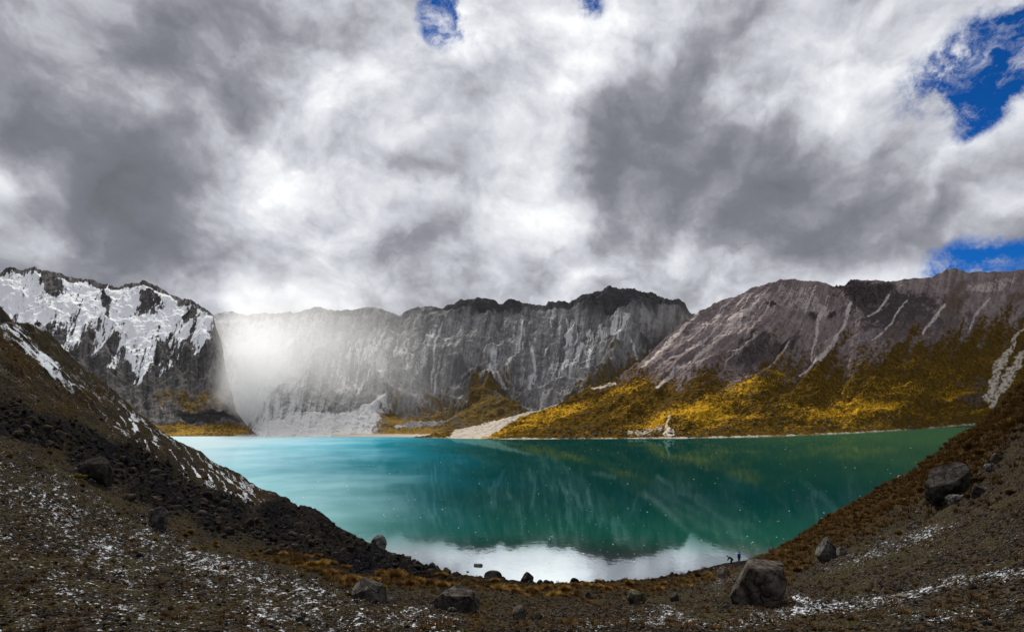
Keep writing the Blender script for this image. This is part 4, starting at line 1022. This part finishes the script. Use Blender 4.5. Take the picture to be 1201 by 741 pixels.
    for p_, c_ in ((0.22, (0.19, 0.197, 0.23)), (0.42, (0.35, 0.355, 0.395)), (0.60, (0.525, 0.54, 0.59)), (0.82, (0.77, 0.785, 0.82))):
        e = el.new(p_); e.color = c4(*c_)
    bg2 = t.new('ShaderNodeBackground'); t.l.new(ramp.outputs[0], bg2.inputs[0]); bg2.inputs[1].default_value = 1.0
    hole = blobs([(520,28,1.9,1.0),(538,16,1.4,.6),(558,50,1.0,.35),(690,-2,1.6,.9),(1165,70,3.0,.8),(1130,95,2.4,.7),(1195,75,2.4,.5),(1075,105,2.0,.5),(1150,130,2.0,.5),(1130,160,1.0,.3),(1185,30,1.5,.4),(1150,314,2.2,.85),(1225,306,3.0,1.0),(1095,324,2.0,.6),(1100,60,2.0,.25)], t.v('NORMALIZE', t.v('ADD', d, t.v('MULTIPLY', t.v('SUBTRACT', wn2, (0.5,0.5,0.5)), (0.05,0.05,0.05)))))
    hn = t.m('SUBTRACT', 0.5, t.noise(d, 11, 8, 0.66))
    cov = t.m('MULTIPLY', hole, t.m('MULTIPLY_ADD', hn, 4.5, 1.0))
    fac = t.step(cov, 0.30, 0.95, 1.0, 0.0)
    fac = t.m('MAXIMUM', fac, t.step(t.noise(t.v('MULTIPLY', dw2, (1, 1, 1.6)), 12, 7, 0.66), 0.50, 0.74, 0.0, 0.8))
    mx = t.new('ShaderNodeMixShader'); t.l.new(fac, mx.inputs[0]); t.l.new(bg1.outputs[0], mx.inputs[1]); t.l.new(bg2.outputs[0], mx.inputs[2])
    o = t.new('ShaderNodeOutputWorld'); t.l.new(mx.outputs[0], o.inputs[0])
    w.cycles.sampling_method = 'MANUAL'; w.cycles.sample_map_resolution = 256
world()

sl = bpy.data.lights.new('sun', 'SUN'); sl.energy = 4.0; sl.angle = math.radians(1.2); sl.color = (1.0, 0.95, 0.87)
so = link('sun', sl)
from mathutils import Vector
sd = Vector((math.sin(SUN_AZ) * math.cos(SUN_EL), math.cos(SUN_AZ) * math.cos(SUN_EL), math.sin(SUN_EL)))
so.rotation_euler = sd.to_track_quat('Z', 'Y').to_euler(); so.location = sd * 900

cam = bpy.data.cameras.new('camera'); cam.sensor_width = 36; cam.lens = 36 * FPX / 1201; cam.shift_y = (VH - 370.5) / 1201
cam.clip_start = 0.1; cam.clip_end = 6000
co = link('camera', cam); co.location = (0, 0, H); co.rotation_euler = (math.radians(90), 0, 0)
SC.camera = co

SC.render.engine = 'CYCLES'
SC.cycles.max_bounces = 6; SC.cycles.diffuse_bounces = 2; SC.cycles.glossy_bounces = 2; SC.cycles.volume_bounces = 8; SC.cycles.transparent_max_bounces = 4
SC.cycles.use_denoising = True; SC.cycles.use_adaptive_sampling = True
SC.cycles.volume_step_rate = 1.0; SC.cycles.volume_max_steps = 64
SC.view_settings.view_transform = 'Standard'; SC.view_settings.look = 'None'; SC.view_settings.gamma = 1; SC.view_settings.exposure = 0.12
